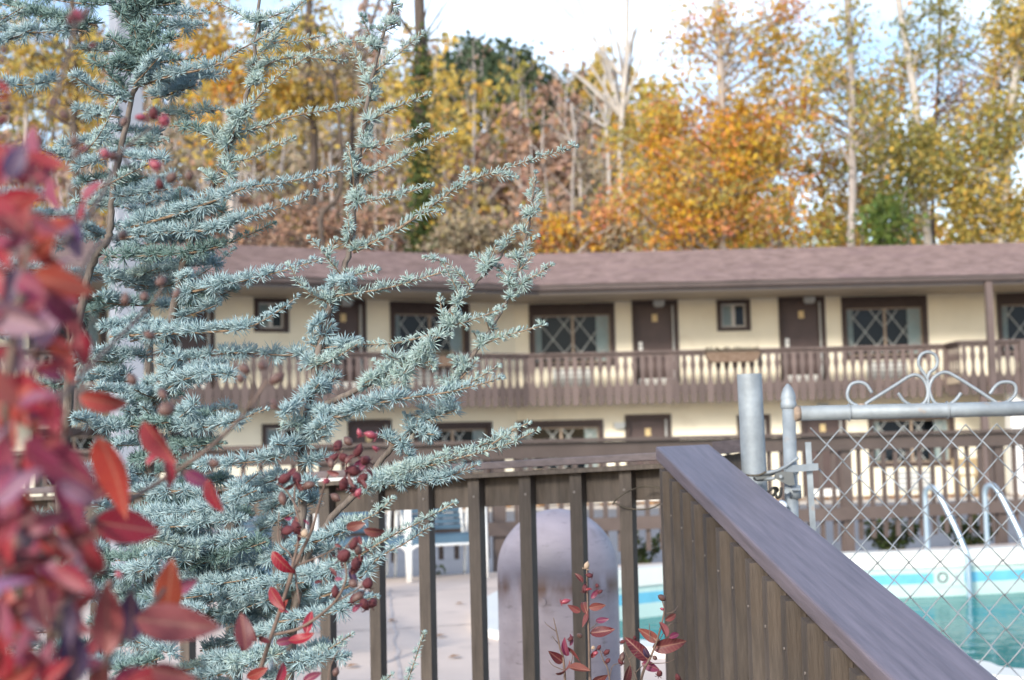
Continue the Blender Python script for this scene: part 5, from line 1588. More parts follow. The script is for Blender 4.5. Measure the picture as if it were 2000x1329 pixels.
B([(545, 1215, 2.5), (620, 1205, 2.46), (692, 1180, 2.43), (735, 1165, 2.41)], young=.85); B([(600, 1290, 2.5), (640, 1270, 2.47), (686, 1240, 2.45)], young=.5, m=N_PALE)
B([(700, 1480, 2.6), (770, 1400, 2.55), (800, 1320, 2.52), (828, 1238, 2.5)], young=.1, m=N_PALE)
B([(640, 1420, 2.6), (700, 1380, 2.55), (730, 1350, 2.53), (765, 1318, 2.5)], young=.2, m=N_PALE)
# upper left leaders and their sprays
B([(262, 172, 2.60), (330, 150, 2.56), (416, 130, 2.53), (465, 100, 2.52), (500, 80, 2.51), (545, 50, 2.5), (592, 4, 2.49)], young=.48, m=N_BLUE)
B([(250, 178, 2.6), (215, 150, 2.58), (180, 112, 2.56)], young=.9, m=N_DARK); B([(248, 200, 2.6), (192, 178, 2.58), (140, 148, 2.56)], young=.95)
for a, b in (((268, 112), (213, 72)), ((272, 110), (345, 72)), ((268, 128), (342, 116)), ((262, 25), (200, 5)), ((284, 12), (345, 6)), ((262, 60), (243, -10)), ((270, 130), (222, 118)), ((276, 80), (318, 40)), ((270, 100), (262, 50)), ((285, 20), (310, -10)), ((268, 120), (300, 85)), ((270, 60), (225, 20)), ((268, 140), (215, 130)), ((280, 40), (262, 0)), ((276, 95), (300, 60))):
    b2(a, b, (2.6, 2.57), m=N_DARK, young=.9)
b2((280, 118), (395, 112), (2.6, 2.58), m=N_DARK, young=.5); b2((262, 165), (320, 100), (2.58, 2.52), young=.95)
for a, b in (((190, 50), (5, 8)), ((160, 40), (30, 22)), ((150, 58), (-10, 62)), ((60, 60), (-20, 90)), ((200, 10), (60, -10)), ((170, 62), (90, 45))):
    b2(a, b, (2.64, 2.66), m=N_BLUE if a[0] < 155 else N_DARK, young=.95)
b2((-20, 168), (112, 158), (2.6, 2.62), young=1.); b2((-30, 52), (45, 15), (2.5, 2.48), m=N_PALE, young=.1)
b2((-20, 62), (40, 22), 2.5, m=N_PALE, young=.2)
B([(470, 236, 2.56), (504, 190, 2.54), (546, 150, 2.52), (595, 115, 2.5), (665, 84, 2.48)], **Y_)
B([(492, 135, 2.56), (520, 95, 2.54), (550, 54, 2.53), (590, 3, 2.52)], m=N_PALE, young=.1); B([(500, 48, 2.55), (538, 30, 2.54), (572, 20, 2.53)], m=N_PALE, young=.2)
B([(500, 140, 2.55), (560, 114, 2.54), (672, 119, 2.52)], m=N_PALE, young=.2); b2((530, 85), (628, 70), (2.54, 2.52), m=N_PALE, young=.2)
B([(492, 42, 2.55), (446, 16, 2.55), (412, 0, 2.55)], m=N_PALE, young=.1)
B([(460, 262, 2.57), (520, 245, 2.54), (570, 228, 2.52), (650, 213, 2.5), (728, 196, 2.48)], m=N_PALE, young=.08)
B([(448, 296, 2.57), (420, 268, 2.55), (411, 246, 2.54)], m=N_PALE, young=.7); B([(432, 280, 2.57), (372, 252, 2.58), (328, 245, 2.58)], young=.7, m=N_DARK)
b2((455, 262), (470, 225), 2.54, young=.9, m=N_PALE); b2((446, 290), (452, 250), 2.55, young=.9, m=N_PALE)
B([(435, 322, 2.57), (490, 308, 2.54), (572, 270, 2.52)], m=N_PALE, young=.15); b2((418, 360), (394, 334), 2.57, young=1., m=N_PALE)
b2((430, 330), (455, 350), 2.55, m=N_PALE, young=.8)
B([(240, 448, 2.62), (342, 420, 2.57), (430, 388, 2.53), (478, 368, 2.51), (550, 358, 2.49), (630, 340, 2.47), (700, 325, 2.46)], young=.52, size=1.12)
B([(235, 466, 2.62), (342, 454, 2.58), (430, 448, 2.55), (478, 428, 2.53), (550, 404, 2.51), (652, 364, 2.49)], young=.6)
B([(205, 503, 2.62), (340, 498, 2.6), (425, 483, 2.58), (480, 462, 2.57), (533, 437, 2.56)], m=N_DARK, young=.7)
b2((228, 384), (328, 370), (2.6, 2.56), young=1.); b2((240, 306), (322, 315), (2.6, 2.56), young=1.); B([(196, 368, 2.56), (240, 346, 2.54), (292, 321, 2.52)], **Y_)
B([(160, 300, 2.56), (190, 270, 2.55), (232, 195, 2.54)], m=N_PALE, young=.0)
b2((230, 300), (150, 330), (2.62, 2.6), young=1.); b2((222, 260), (120, 290), (2.64, 2.62), young=1.); b2((235, 230), (150, 215), (2.64, 2.66), young=1.)
b2((350, 430), (352, 372), 2.6, m=N_DARK, young=.6); b2((400, 400), (450, 420), 2.6, m=N_DARK, young=.9)
B([(352, 576, 2.62), (430, 558, 2.56), (480, 548, 2.53), (550, 530, 2.5), (622, 509, 2.48)], young=.72, size=1.1)
b2((350, 604), (456, 566), (2.64, 2.60), m=N_DARK, young=1.); b2((346, 622), (426, 595), (2.64, 2.6), young=1.)
b2((380, 545), (456, 488), (2.9, 2.9), m=N_PALE, young=0.)
B([(215, 658, 2.64), (330, 652, 2.6), (424, 648, 2.56), (490, 638, 2.53), (550, 604, 2.5), (580, 580, 2.49)], young=.72, size=1.08)
B([(320, 716, 2.66), (362, 703, 2.64), (450, 690, 2.62), (550, 694, 2.6), (602, 692, 2.58)], young=1., m=N_BLUE)
B([(310, 778, 2.66), (345, 748, 2.6), (405, 732, 2.55), (472, 736, 2.52)], young=.92, size=1.1)
b2((306, 780), (260, 760), (2.66, 2.6), young=1.); b2((312, 750), (352, 700), (2.64, 2.6), young=1.); b2((330, 660), (300, 630), 2.62, young=1.); b2((325, 690), (290, 660), 2.62, young=1.)
for a, b in (((285, 598), (188, 578)), ((292, 694), (176, 686)), ((255, 732), (176, 730)), ((300, 790), (228, 786)), ((295, 838), (205, 830)), ((296, 866), (230, 870)), ((300, 872), (412, 873)), ((290, 560), (210, 540)), ((290, 625), (200, 640)), ((294, 770), (190, 762)), ((296, 815), (240, 800))):
    b2(a, b, (2.72, 2.66), young=1.)
B([(298, 822, 2.7), (370, 836, 2.62), (440, 829, 2.57), (466, 821, 2.55), (520, 799, 2.53)], young=.78, m=N_BLUE)
b2((350, 815), (385, 790), (2.6, 2.56), young=1.)
B([(262, 966, 2.66), (320, 962, 2.62), (370, 960, 2.58), (430, 978, 2.54), (505, 925, 2.5)], young=.6)
B([(256, 1012, 2.64), (330, 1006, 2.58), (400, 996, 2.54), (450, 980, 2.5), (502, 958, 2.48)], young=.95, size=1.1)
rows_ = [((250, 1030), (480, 1012)), ((310, 1080), (482, 1048)), ((352, 1108), (520, 1058)), ((370, 1142), (505, 1128)), ((300, 1170), (420, 1160)), ((380, 1180), (520, 1150)), ((280, 1200), (400, 1190)),
         ((430, 1200), (540, 1165)), ((240, 1240), (340, 1280)), ((400, 1290), (520, 1275)), ((380, 1330), (510, 1290)), ((520, 1330), (600, 1300)), ((230, 1120), (300, 1110)), ((205, 1210), (280, 1190)),
         ((470, 1250), (560, 1225)), ((480, 1110), (560, 1080)), ((500, 1040), (575, 1000)), ((520, 1000), (580, 960)), ((450, 960), (560, 930)), ((560, 1010), (620, 975)), ((545, 1180), (600, 1150))]
for a, b in rows_:
    b2(a, b, (2.6, 2.5), young=.95, size=1.05, m=N_BLUE if random.random() < .75 else N_DARK)
# lateral whorls set further back, filling the left of the crown
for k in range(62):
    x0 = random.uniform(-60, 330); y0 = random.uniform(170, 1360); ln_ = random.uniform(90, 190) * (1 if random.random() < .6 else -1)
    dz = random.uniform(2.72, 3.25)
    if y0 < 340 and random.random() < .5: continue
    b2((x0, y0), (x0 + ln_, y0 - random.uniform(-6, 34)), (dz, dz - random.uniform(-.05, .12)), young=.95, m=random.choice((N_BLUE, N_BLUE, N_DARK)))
for k in range(24):
    x0 = random.uniform(300, 600); y0 = random.uniform(930, 1370); ln_ = random.uniform(80, 150) * (1 if random.random() < .75 else -1)
    dz = random.uniform(2.6, 2.95)
    b2((x0, y0), (x0 + ln_, y0 - random.uniform(0, 30)), (dz, dz - .06), young=.95, m=random.choice((N_BLUE, N_BLUE, N_DARK)))
for k in range(30):
    x0 = random.uniform(215, 560); y0 = random.uniform(1060, 1400); ln_ = random.uniform(70, 140) * (1 if random.random() < .7 else -1)
    dz = random.uniform(2.5, 2.8)
    b2((x0, y0), (x0 + ln_, y0 - random.uniform(0, 34)), (dz, dz - .05), young=.9, m=random.choice((N_BLUE, N_BLUE, N_PALE, N_DARK)))
# sprays that cross in front of the pale post
for k in range(22):
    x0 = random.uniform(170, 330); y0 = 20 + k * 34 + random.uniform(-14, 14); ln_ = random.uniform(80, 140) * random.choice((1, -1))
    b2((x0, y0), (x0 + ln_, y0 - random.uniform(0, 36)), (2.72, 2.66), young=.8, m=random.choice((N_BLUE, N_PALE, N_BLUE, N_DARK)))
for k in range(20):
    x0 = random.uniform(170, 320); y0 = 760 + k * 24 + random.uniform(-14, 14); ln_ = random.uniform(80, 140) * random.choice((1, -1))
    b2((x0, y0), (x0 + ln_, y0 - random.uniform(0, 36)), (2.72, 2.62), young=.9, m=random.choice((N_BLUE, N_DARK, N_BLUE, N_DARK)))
# short tufts on the leaders themselves
for pts, d, m_ in (([(692, 400), (704, 290), (722, 180), (742, 90), (765, 10)], D1, N_PALE), ([(606, 780), (622, 680), (655, 570), (682, 490)], D1, N_BLUE), ([(441, 300), (470, 232), (488, 150), (504, 45)], 2.56, N_PALE), ([(318, 730), (331, 655), (352, 545), (380, 450)], 2.62, N_BLUE),
                   ([(590, 1000), (590, 880)], 2.47, N_BLUE), ([(294, 850), (305, 785)], 2.68, N_BLUE)):
    for (xa, ya), (xb, yb) in zip(pts[:-1], pts[1:]):
        for q in range(2):
            f = random.random(); x, y = xa + (xb - xa) * f, ya + (yb - ya) * f
            s_ = random.choice((-1, 1)); b2((x, y), (x + s_ * random.uniform(12, 26), y - random.uniform(0, 22)), (d, d - random.uniform(-.03, .05)), m=m_, young=1., size=.8)
# ------------------------------------------------------------------ crape myrtles with red autumn leaves
M_LEAF = leaf_object_material('myrtle_leaf')
M_TWIG = mat('myrtle_twig', (.145, .10, .08), .75, var=.3, vscale=40)
M_PODR = mat('myrtle_pod_red', (.085, .026, .032), .6, col2=(.13, .030, .036), vscale=90, spec=.3, bump=.3, bscale=300)
M_PODD = mat('myrtle_pod_dark', (.075, .05, .055), .5, var=.35, vscale=60, col2=(.16, .08, .06))
def leaf_mesh(fold, curl, twist, wide):
    nu, nv = 12, 6
    v, f = [], []
    for i in range(nu + 1):
        t = i / nu
        w = wide * (math.sin(math.pi * t ** .82) ** .75 if 0 < t < 1 else 0) * (1 - .25 * t)
        w = max(w, .004)
        for j in range(nv + 1):
            s = j / nv * 2 - 1
            y = s * w
            z = abs(s) * w * fold + .04 * math.sin(t * 7 + s * 2) * abs(s) * w
            # curl along the length
            a = curl * t
            x_ = (math.sin(a) / curl if abs(curl) > 1e-3 else t)
            z_ = ((1 - math.cos(a)) / curl if abs(curl) > 1e-3 else 0)
            nx, nz = -math.sin(a), math.cos(a)
            ct, st = math.cos(twist * t), math.sin(twist * t)
            y2, z2 = y * ct - z * st, y * st + z * ct
            v.append((x_ + nx * z2, y2, z_ + nz * z2))
    for i in range(nu):
        for j in range(nv):
            a = i * (nv + 1) + j
            f.append((a, a + nv + 1, a + nv + 2, a + 1))
    me = bpy.data.meshes.new('leaf'); me.from_pydata(v, [], f); me.materials.append(M_LEAF)
    me.polygons.foreach_set('use_smooth', [True] * len(f)); me.update()
    return me
LEAVES = [leaf_mesh(.25, .5, .2, .24), leaf_mesh(.55, -.7, -.3, .23), leaf_mesh(.35, 1.2, .5, .22), leaf_mesh(.8, .3, .1, .25), leaf_mesh(.2, -.3, -.6, .27), leaf_mesh(.45, -1.3, .3, .21)]
ROUND = leaf_mesh(.3, .6, .2, .40)
COLS = {'r': (.33, .022, .03), 'o': (.38, .06, .035), 's': (.36, .085, .085), 'p': (.30, .06, .11), 'm': (.26, .045, .10), 'd': (.14, .03, .04), 'n': (.08, .05, .12), 'l': (.32, .20, .29), 'b': (.21, .06, .055), 'c': (.33, .03, .05)}
def img_axes(px, py):
    r = RM @ Vector((1, 0, 0)); u = RM @ Vector((0, 1, 0)); return r, u
CR, CU, CB = RM @ Vector((1, 0, 0)), RM @ Vector((0, 1, 0)), RM @ Vector((0, 0, 1))
def leaf(parent, px, py, ln, ang, col, Y, wide=False, roll=None, tilt=None):
    """ln: length in photograph pixels; ang: heading of the tip, degrees anticlockwise from the right"""
    size = ln * Y / F
    a = math.radians(ang)
    tilt = math.radians(random.uniform(-28, 28)) if tilt is None else math.radians(tilt)
    roll = math.radians(random.uniform(-55, 55) * (.45 if ln > 100 else 1)) if roll is None else math.radians(roll)
    ax = (CR * math.cos(a) + CU * math.sin(a)) * math.cos(tilt) + CB * math.sin(tilt)
    sidev = CB.cross(ax).normalized()
    nz = ax.cross(sidev).normalized()
    s2 = sidev * math.cos(roll) + nz * math.sin(roll); n2 = ax.cross(s2)
    o = link(bpy.data.objects.new('leaf', ROUND if wide else random.choice(LEAVES)))
    R3 = Matrix((ax, s2, n2)).transposed()
    c = P(px, py, Y) - ax * size * .5
    o.matrix_basis = Matrix.Translation(c) @ R3.to_4x4() @ Matrix.Scale(size / math.cos(tilt) * .98, 4)
    o.color = tuple(min(1, x * random.uniform(.85, 1.15)) for x in COLS[col]) + (1,)
    return hang(o, parent)
def twig(parent, pts, r0, r1):
    q = spline([P(x, y, d) for x, y, d in pts], 7); m = len(q)
    mb = MB(); mb.tube(q, [r0 + (r1 - r0) * i / (m - 1) for i in range(m)], 7); return mb.build('stem', M_TWIG, parent, smooth=True)
def pod_mesh(m, split):
    mb = MB()
    mb.lathe((0, 0, 0), [(.10, -1.3), (.30, -1.05), (.50, -.95), (.72, -.62), (.86, -.25), (.88, .1), (.78, .48), (.58, .82), (.32, 1.08), (.10, 1.28), (.02, 1.55)], 12)
    if split:
        for k in range(6):
            q = 2 * math.pi * k / 6
            mb.tube([(.55 * math.cos(q), .55 * math.sin(q), -1.0), (1.05 * math.cos(q), 1.05 * math.sin(q), -1.1), (1.3 * math.cos(q), 1.3 * math.sin(q), -.75)], [.12, .1, .03], 5)
    return mb.mesh('seed_pod', m, True)
PODS = {'r': pod_mesh(M_PODR, True), 'd': pod_mesh(M_PODD, False), 'p': pod_mesh(mat('myrtle_pod_pink', (.27, .055, .08), .4, var=.3, vscale=60, spec=.5), True), 't': pod_mesh(mat('myrtle_pod_tan', (.40, .30, .22), .7, var=.3, vscale=80), True)}
def pod(parent, px, py, r, Y, kind='r'):
    o = link(bpy.data.objects.new('seed_pod', PODS[kind]))
    o.location = P(px, py, Y); q_ = r * Y / F * random.uniform(.8, 1.0); o.scale = (q_ * random.uniform(.75, 1.05), q_ * random.uniform(.75, 1.05), q_ * random.uniform(.85, 1.15))
    o.rotation_euler = (random.gauss(0, .7), random.gauss(0, .7), random.uniform(0, 6))
    return hang(o, parent)

# --- the big one in the left foreground, under a metre from the eye
NEAR = .72
def nr(x): return NEAR + (.90 - NEAR) * min(1, max(0, (x - 130) / 110))
big = thing('crape_myrtle', (P(60, 1300, .8).x, .8, -.55), 'red leaved crape myrtle filling the left foreground, close and out of focus', 'shrub')
data = [  # px, py, length, heading, colour, distance
 (48, 388, 95, 8, 'r', 1.05), (24, 436, 90, -50, 's', 1.0), (102, 445, 110, 28, 'o', 1.05), (114, 379, 75, -60, 'p', 1.1), (163, 398, 62, 80, 'r', 1.15), (180, 370, 52, 40, 'p', 1.2),
 (80, 282, 85, -70, 'p', 1.1), (12, 312, 80, -60, 'r', 1.0), (78, 349, 70, 20, 'm', 1.1), (150, 466, 110, -62, 'n', 1.1), (122, 512, 62, 30, 'l', 1.12), (87, 493, 48, 80, 'r', 1.2),
 (15, 499, 70, -60, 'r', 1.0), (122, 556, 130, -18, 'o', 1.0), (69, 562, 85, -30, 'p', .98), (18, 562, 95, -50, 's', .95), (12, 466, 60, 10, 'p', .95), (48, 622, 150, -14, 'l', .98),
 (128, 618, 130, -58, 'p', 1.0), (160, 684, 70, -80, 'r', 1.05), (137, 708, 88, -64, 'o', 1.1), (21, 683, 70, 20, 'c', 1.0), (54, 772, 140, -24, 'r', 1.0), (72, 819, 60, -80, 'o', 1.05),
 (208, 788, 98, -14, 'o', 1.15), (129, 828, 56, 100, 'd', 1.2), (105, 843, 40, 80, 'c', 1.2), (118, 905, 165, -42, 'm', 1.0), (20, 885, 120, 62, 'p', .95), (228, 918, 165, -70, 'o', 1.05),
 (318, 864, 100, -48, 'r', 1.15), (304, 890, 46, 50, 'c', 1.2), (331, 925, 52, -70, 'r', 1.18), (386, 938, 52, -35, 'm', 1.22), (414, 972, 66, -76, 'r', 1.22), (144, 972, 135, -74, 'm', 1.0),
 (246, 1030, 130, -16, 'r', 1.08), (205, 948, 80, 45, 'd', 1.1), (30, 950, 100, 40, 'l', .95), (54, 978, 80, -60, 'o', 1.0), (88, 1020, 90, 20, 'p', .98), (27, 1008, 95, -80, 'm', .98),
 (138, 1062, 70, -20, 'l', .98), (160, 1046, 44, -30, 'r', 1.1), (21, 1140, 85, 15, 'l', .95), (18, 1095, 85, 10, 'd', .98), (57, 1110, 85, 40, 'c', 1.0), (80, 1142, 90, -30, 'o', 1.0),
 (135, 1132, 62, 60, 'd', 1.05), (51, 1188, 70, 20, 'd', 1.05), (213, 1212, 140, 94, 's', 1.0), (262, 1196, 130, 76, 'n', 1.02), (146, 1266, 145, 98, 'n', 1.0), (54, 1255, 85, 40, 'p', 1.0),
 (10, 1272, 95, 80, 'r', .98), (150, 1202, 70, -70, 'r', 1.1), (186, 1258, 52, 60, 'c', 1.1), (85, 1216, 70, -6, 'n', 1.0), (331, 1150, 110, 78, 'o', 1.1), (367, 1142, 52, 30, 'p', 1.15),
 (352, 1222, 178, -10, 's', 1.0), (477, 1234, 66, 100, 'd', 1.4), (300, 1322, 90, 20, 'r', 1.0), (345, 1316, 90, -10, 's', 1.0), (245, 1318, 80, 60, 'c', 1.0), (200, 1322, 90, 70, 's', .98),
 (110, 1322, 80, 40, 'r', 1.0), (40, 1322, 80, 30, 'o', .98), (2, 400, 70, -30, 'r', .9), (5, 760, 90, -60, 's', .92), (8, 840, 80, 50, 'l', .92), (0, 930, 90, 60, 'p', .9), (100, 730, 60, -30, 'm', 1.1),
 (160, 580, 60, -50, 'r', 1.1), (12, 170, 40, -30, 'r', 1.2), (8, 190, 30, 10, 'o', 1.2), (55, 330, 50, 60, 'm', 1.2), (30, 340, 60, -70, 'c', 1.0), (92, 620, 90, 10, 'm', 1.02), (60, 500, 70, 40, 's', 1.1),
 (185, 1090, 50, -50, 'b', 1.1), (110, 1180, 60, 30, 'd', 1.1), (70, 880, 70, -50, 'r', 1.05), (20, 620, 80, 20, 'c', .98), (150, 640, 70, -70, 's', 1.05), (35, 710, 70, -10, 'l', 1.0), (0, 1040, 90, 30, 'c', .9), (40, 1080, 60, 70, 's', 1.0),
]
for d_ in data:
    px, py, ln_, an, co, Yd = d_
    leaf(big, px, py, ln_ * (1.12 if ln_ < 110 else .98), an, co, Yd * nr(px))
for k in range(95):
    y = random.uniform(250, 1340)
    x = random.uniform(-30, 95 + (y - 250) * .10)
    leaf(big, x, y, random.uniform(55, 105), random.uniform(-90, 100), random.choice('rrposmmdcsoln'), random.uniform(.95, 1.15) * NEAR)
for k in range(34):
    y = random.uniform(1020, 1345); x = random.uniform(-30, 190)
    leaf(big, x, y, random.uniform(60, 110), random.uniform(-90, 110), random.choice('rrdmdcomn'), random.uniform(.98, 1.2) * NEAR)
for px, py, r, Yd, k in ((275, 230, 12, 1.4, 'p'), (300, 222, 13, 1.42, 'r'), (322, 236, 15, 1.4, 'p'), (242, 238, 13, 1.4, 'd'), (205, 300, 14, 1.3, 'p'), (222, 306, 12, 1.3, 'd'), (302, 322, 14, 1.35, 'p'), (370, 345, 12, 1.4, 'd'), (335, 348, 15, 1.35, 'd'), (312, 360, 12, 1.4, 'r'),
                         (8, 98, 11, 1.3, 'd'), (4, 118, 10, 1.3, 'd'), (14, 210, 14, 1.2, 'd'), (4, 235, 12, 1.2, 'r'), (150, 30, 14, 1.25, 'p'), (140, 36, 12, 1.25, 'r'), (165, 28, 12, 1.25, 'd'), (180, 90, 9, 1.35, 'r'), (315, 550, 12, 1.3, 'd'), (345, 574, 13, 1.3, 'd'), (282, 580, 11, 1.4, 'd'), (245, 585, 14, 1.25, 'd'),
                         (258, 742, 13, 1.3, 'd'), (292, 655, 12, 1.3, 'd'), (72, 686, 16, 1.1, 'd'), (325, 800, 16, 1.3, 'd'), (318, 770, 11, 1.3, 'd'), (418, 905, 12, 1.3, 'd'), (540, 740, 14, 1.35, 'd'), (478, 722, 13, 1.3, 'd'), (512, 715, 12, 1.3, 'd'), (470, 740, 11, 1.3, 'd'), (536, 790, 13, 1.4, 'd'),
                         (232, 1122, 10, 1.2, 'p'), (215, 1140, 12, 1.2, 'd'), (240, 460, 14, 1.2, 'd'), (210, 1300, 12, 1.05, 'd'), (150, 300, 12, 1.15, 'd'), (145, 275, 12, 1.15, 'd'), (165, 290, 11, 1.2, 'p'), (105, 200, 13, 1.1, 'd'), (125, 225, 14, 1.1, 'd')):
    pod(big, px, py, r, Yd * nr(px), k)
twig(big, [(x_, y_, d_ * nr(x_)) for x_, y_, d_ in [(-30, 1160, 1.0), (90, 1080, 1.1), (200, 1006, 1.2), (270, 966, 1.25), (330, 930, 1.3), (410, 874, 1.32), (480, 806, 1.35), (505, 770, 1.36), (522, 742, 1.36)]], .0042 * NEAR, .0014 * NEAR)
twig(big, [(x_, y_, d_ * nr(x_)) for x_, y_, d_ in [(60, 840, 1.05), (111, 783, 1.12), (145, 753, 1.15), (181, 711, 1.2), (280, 612, 1.3), (300, 590, 1.31), (318, 560, 1.32)]], .0030 * NEAR, .0012 * NEAR)
twig(big, [(x_, y_, d_ * nr(x_)) for x_, y_, d_ in [(100, 1240, 1.05), (130, 1190, 1.08), (165, 1130, 1.1), (185, 1115, 1.12)]], .0045 * NEAR, .0035 * NEAR)
twig(big, [(x_, y_, d_ * nr(x_)) for x_, y_, d_ in [(20, 1500, 1.1), (40, 1250, 1.08), (35, 1000, 1.03), (10, 800, 1.0), (30, 640, 1.0), (55, 480, 1.05), (66, 340, 1.1), (90, 250, 1.12), (130, 120, 1.2), (150, 40, 1.25)]], .0042 * NEAR, .0012 * NEAR)
twig(big, [(x_, y_, d_ * nr(x_)) for x_, y_, d_ in [(200, 1500, 1.1), (205, 1300, 1.06), (250, 1240, 1.04), (300, 1180, 1.05), (322, 1150, 1.08)]], .0040 * NEAR, .0018 * NEAR)
twig(big, [(x_, y_, d_ * nr(x_)) for x_, y_, d_ in [(120, 480, 1.1), (175, 420, 1.15), (215, 350, 1.25), (235, 300, 1.32), (280, 262, 1.38), (300, 245, 1.4)]], .0026 * NEAR, .0011 * NEAR)
twig(big, [(x_, y_, d_ * nr(x_)) for x_, y_, d_ in [(235, 300, 1.32), (260, 330, 1.35), (300, 345, 1.36), (360, 348, 1.4)]], .0018 * NEAR, .001 * NEAR)
twig(big, [(x_, y_, d_ * nr(x_)) for x_, y_, d_ in [(150, 560, 1.1), (180, 490, 1.14), (215, 470, 1.18), (242, 455, 1.2)]], .0024 * NEAR, .0012 * NEAR)
twig(big, [(x_, y_, d_ * nr(x_)) for x_, y_, d_ in [(30, 640, 1.0), (60, 560, 1.04), (100, 520, 1.1)]], .0022 * NEAR, .0012 * NEAR)
twig(big, [(x_, y_, d_ * nr(x_)) for x_, y_, d_ in [(480, 806, 1.35), (495, 760, 1.34), (480, 730, 1.32)]], .0014 * NEAR, .0009 * NEAR); twig(big, [(x_, y_, d_ * nr(x_)) for x_, y_, d_ in [(480, 806, 1.35), (520, 790, 1.37), (536, 788, 1.4)]], .0013 * NEAR, .0008 * NEAR)
twig(big, [(x_, y_, d_ * nr(x_)) for x_, y_, d_ in [(110, 860, 1.15), (150, 840, 1.2), (175, 830, 1.22), (160, 860, 1.2)]], .0012 * NEAR, .0008 * NEAR)

# --- its neighbour whose red pods stand before the cedar's foot
mid = thing('crape_myrtle', (P(520, 1329, 1.8).x, 1.8, -.55), 'crape myrtle stem with clustered maroon seed pods standing before the cedar and fence', 'shrub')
twig(mid, [(470, 1480, 1.8), (503, 1329, 1.8), (537, 1222, 1.8), (576, 1107, 1.8), (606, 1042, 1.8), (622, 990, 1.8), (640, 930, 1.8), (670, 880, 1.8)], .0032, .0012)
twig(mid, [(560, 1150, 1.8), (585, 1040, 1.82), (575, 980, 1.84), (580, 920, 1.85)], .0020, .001)
twig(mid, [(537, 1240, 1.78), (590, 1225, 1.76), (650, 1180, 1.75), (676, 1130, 1.74), (672, 1080, 1.74), (690, 1050, 1.74)], .0022, .001)
twig(mid, [(576, 1107, 1.8), (640, 1080, 1.8), (660, 1065, 1.8)], .0012, .0008); twig(mid, [(650, 1180, 1.75), (700, 1150, 1.75), (720, 1130, 1.75)], .0012, .0008)
twig(mid, [(640, 1400, 1.8), (642, 1320, 1.8), (650, 1290, 1.8), (662, 1270, 1.8)], .0012, .0007)
twig(mid, [(585, 1000, 1.82), (560, 960, 1.84), (540, 945, 1.84)], .0014, .0009); twig(mid, [(585, 1180, 1.8), (570, 1090, 1.82), (545, 1060, 1.83), (545, 1000, 1.83)], .0014, .0008)
for px, py, r, k in ((724, 850, 13, 'p'), (702, 846, 8, 'p'), (660, 870, 12, 'r'), (700, 880, 16, 'r'), (680, 862, 13, 'd'), (650, 895, 14, 'r'), (672, 895, 13, 'r'), (714, 900, 14, 'r'), (690, 920, 16, 'r'), (708, 935, 15, 'r'), (672, 945, 15, 'r'), (690, 955, 12, 'r'), (733, 876, 8, 'p'), (700, 963, 11, 'p'), (655, 972, 13, 'd'), (638, 940, 10, 'p'),
                     (556, 935, 16, 'r'), (580, 934, 14, 'r'), (603, 948, 12, 'd'), (552, 974, 15, 'd'), (562, 1036, 15, 'r'), (578, 1030, 13, 'r'), (595, 1042, 10, 't'), (672, 1086, 17, 'r'), (690, 1062, 15, 'r'), (700, 1075, 13, 'd'), (694, 1102, 14, 'r'), (655, 1156, 12, 'r'), (690, 1140, 12, 'd'), (718, 1140, 14, 'r'), (712, 1180, 15, 'r'), (728, 1178, 13, 'r'), (700, 1165, 14, 'd'), (656, 1313, 11, 'd'), (690, 1170, 10, 'r'), (646, 905, 11, 'd')):
    pod(mid, px, py, r * .88, 1.75 + random.uniform(-.05, .05), k)
for px, py, ln_, an, co in ((549, 1103, 66, -52, 'r'), (537, 1168, 50, -58, 'r'), (548, 1182, 36, -70, 'm'), (553, 1185, 30, 60, 'o'), (603, 1214, 48, 80, 'c'), (591, 1254, 56, -10, 'r'), (524, 1242, 50, 30, 'd'), (495, 1232, 46, 100, 'd'), (560, 1252, 44, 12, 'm'), (503, 1316, 46, 20, 'o'), (553, 1314, 52, 60, 'c'), (606, 1322, 40, 40, 'm'), (694, 1028, 40, 10, 'b'), (735, 1042, 52, -16, 'b'), (694, 1103, 44, 70, 'd'), (480, 1250, 50, 70, 'd'), (690, 1130, 36, -60, 'n'), (608, 950, 36, 10, 'b')):
    leaf(mid, px, py, ln_, an, co, 1.76)

for k in range(26):
    cx_, cy_ = random.choice(((688, 895), (690, 930), (570, 940), (570, 1032), (690, 1080), (710, 1165), (655, 1150)))
    leaf(mid, cx_ + random.gauss(0, 16), cy_ + random.gauss(0, 18), random.uniform(14, 30), random.uniform(0, 360), random.choice('bdbmd'), 1.75)
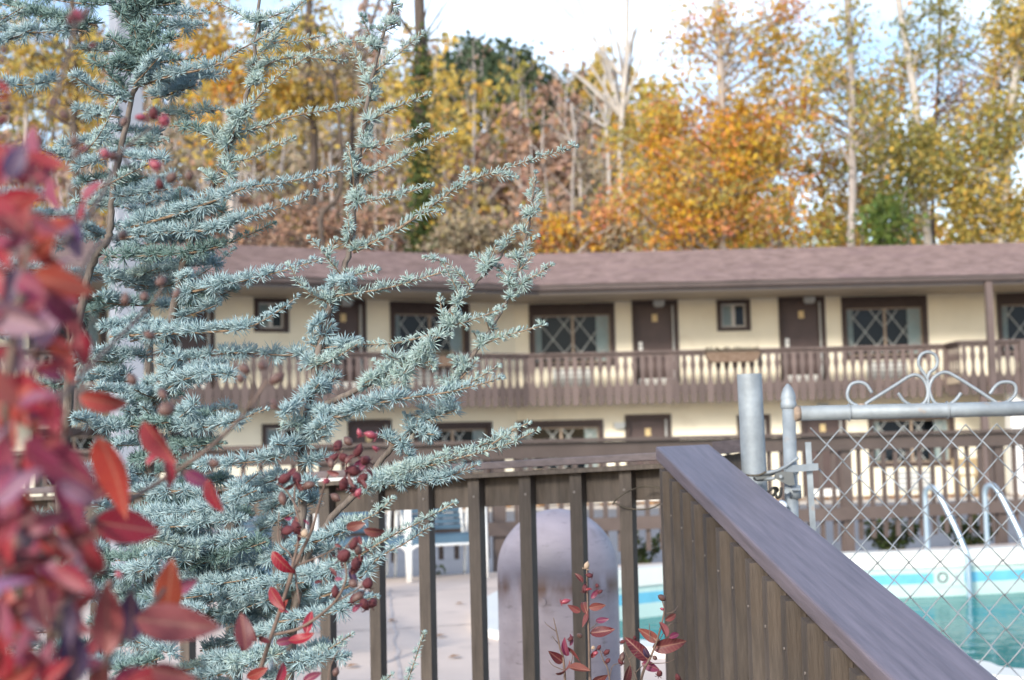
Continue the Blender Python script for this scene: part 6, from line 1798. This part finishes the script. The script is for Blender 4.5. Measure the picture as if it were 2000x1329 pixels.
# --- the small one in front of the near fence
sm = thing('crape_myrtle', (P(1180, 1329, 2.62).x, 2.62, -.55), 'small dark red crape myrtle sprigs before the fence and domed tank, bottom middle', 'shrub')
YS = 2.62
twig(sm, [(1160, 1480, YS), (1152, 1329, YS), (1150, 1249, YS), (1147, 1160, YS), (1146, 1108, YS)], .0032, .0011)
twig(sm, [(1110, 1480, YS), (1102, 1305, YS), (1094, 1267, YS), (1087, 1234, YS), (1081, 1207, YS)], .0028, .0007)
twig(sm, [(1230, 1480, YS), (1252, 1329, YS), (1272, 1281, YS), (1285, 1245, YS), (1297, 1196, YS), (1294, 1174, YS)], .0030, .0011)
twig(sm, [(1200, 1480, YS), (1190, 1325, YS), (1178, 1290, YS), (1172, 1270, YS)], .0018, .0007)
for pts in ([(1087, 1234), (1070, 1222), (1064, 1215)], [(1150, 1232), (1162, 1222), (1168, 1214)], [(1094, 1262), (1084, 1250), (1079, 1243)], [(1245, 1329), (1228, 1288), (1218, 1262)], [(1228, 1288), (1240, 1278), (1246, 1272)], [(1282, 1260), (1306, 1222), (1324, 1216)], [(1265, 1296), (1300, 1295), (1318, 1288)], [(1240, 1315), (1258, 1300), (1250, 1330)],
            [(1190, 1325), (1198, 1300), (1222, 1296)], [(1297, 1200), (1315, 1195), (1324, 1184)], [(1270, 1250), (1269, 1235), (1268, 1218)], [(1115, 1300), (1118, 1280), (1108, 1265)], [(1102, 1310), (1080, 1300), (1072, 1290)]):
    twig(sm, [(x, y, YS + random.uniform(-.02, .02)) for x, y in pts], .0009, .0005)
for px, py, ln_, an, co in ((1140, 1183, 30, 112, 'r'), (1168, 1184, 30, 14, 'b'), (1145, 1212, 26, -100, 'b'), (1178, 1235, 42, 4, 'd'), (1121, 1189, 24, 150, 'r'), (1150, 1150, 12, 30, 'r'), (1162, 1160, 20, 50, 'm'), (1176, 1212, 22, 4, 'm'), (1128, 1272, 38, -22, 'b'), (1104, 1266, 32, 100, 'm'), (1084, 1282, 34, 140, 'd'), (1106, 1314, 36, 0, 'r'), (1132, 1309, 36, -14, 'b'),
                            (1246, 1268, 54, 132, 'd'), (1277, 1303, 40, -14, 'm'), (1306, 1262, 54, 10, 'b'), (1269, 1242, 36, 150, 'b'), (1298, 1228, 28, 100, 'r'), (1312, 1206, 24, 22, 'r'), (1264, 1281, 26, -70, 'n'), (1318, 1241, 22, 20, 'p'), (1172, 1324, 34, 40, 'b'), (1226, 1322, 36, 60, 'd'), (1132, 1128, 20, 120, 'd'), (1116, 1250, 20, 70, 'm'), (1190, 1232, 16, 60, 'r'), (1160, 1276, 18, 60, 'r')):
    leaf(sm, px, py, ln_ * 1.22, an, {'r': 'b', 'p': 'm'}.get(co, co) if ln_ > 18 else co, YS + random.uniform(-.03, .03))
for px, py, r, k in ((1146, 1105, 7, 't'), (1151, 1124, 7, 'r'), (1142, 1149, 8, 'r'), (1104, 1175, 8, 'p'), (1166, 1144, 5, 'r'), (1172, 1156, 5, 'r'), (1132, 1242, 8, 'd'), (1185, 1274, 6, 'r'), (1187, 1291, 5, 'r'), (1170, 1265, 5, 'r'), (1163, 1276, 5, 'p'), (1115, 1248, 6, 'r'), (1293, 1168, 9, 'd'), (1216, 1254, 6, 'r'), (1215, 1284, 8, 'd'), (1212, 1293, 7, 'r'), (1279, 1285, 5, 'd'), (1288, 1316, 7, 'r'), (1324, 1324, 8, 'r'), (1240, 1246, 5, 'm' if False else 'r'), (1293, 1190, 4, 'p'), (1158, 1265, 5, 't')):
    pod(sm, px, py, r, YS, k)
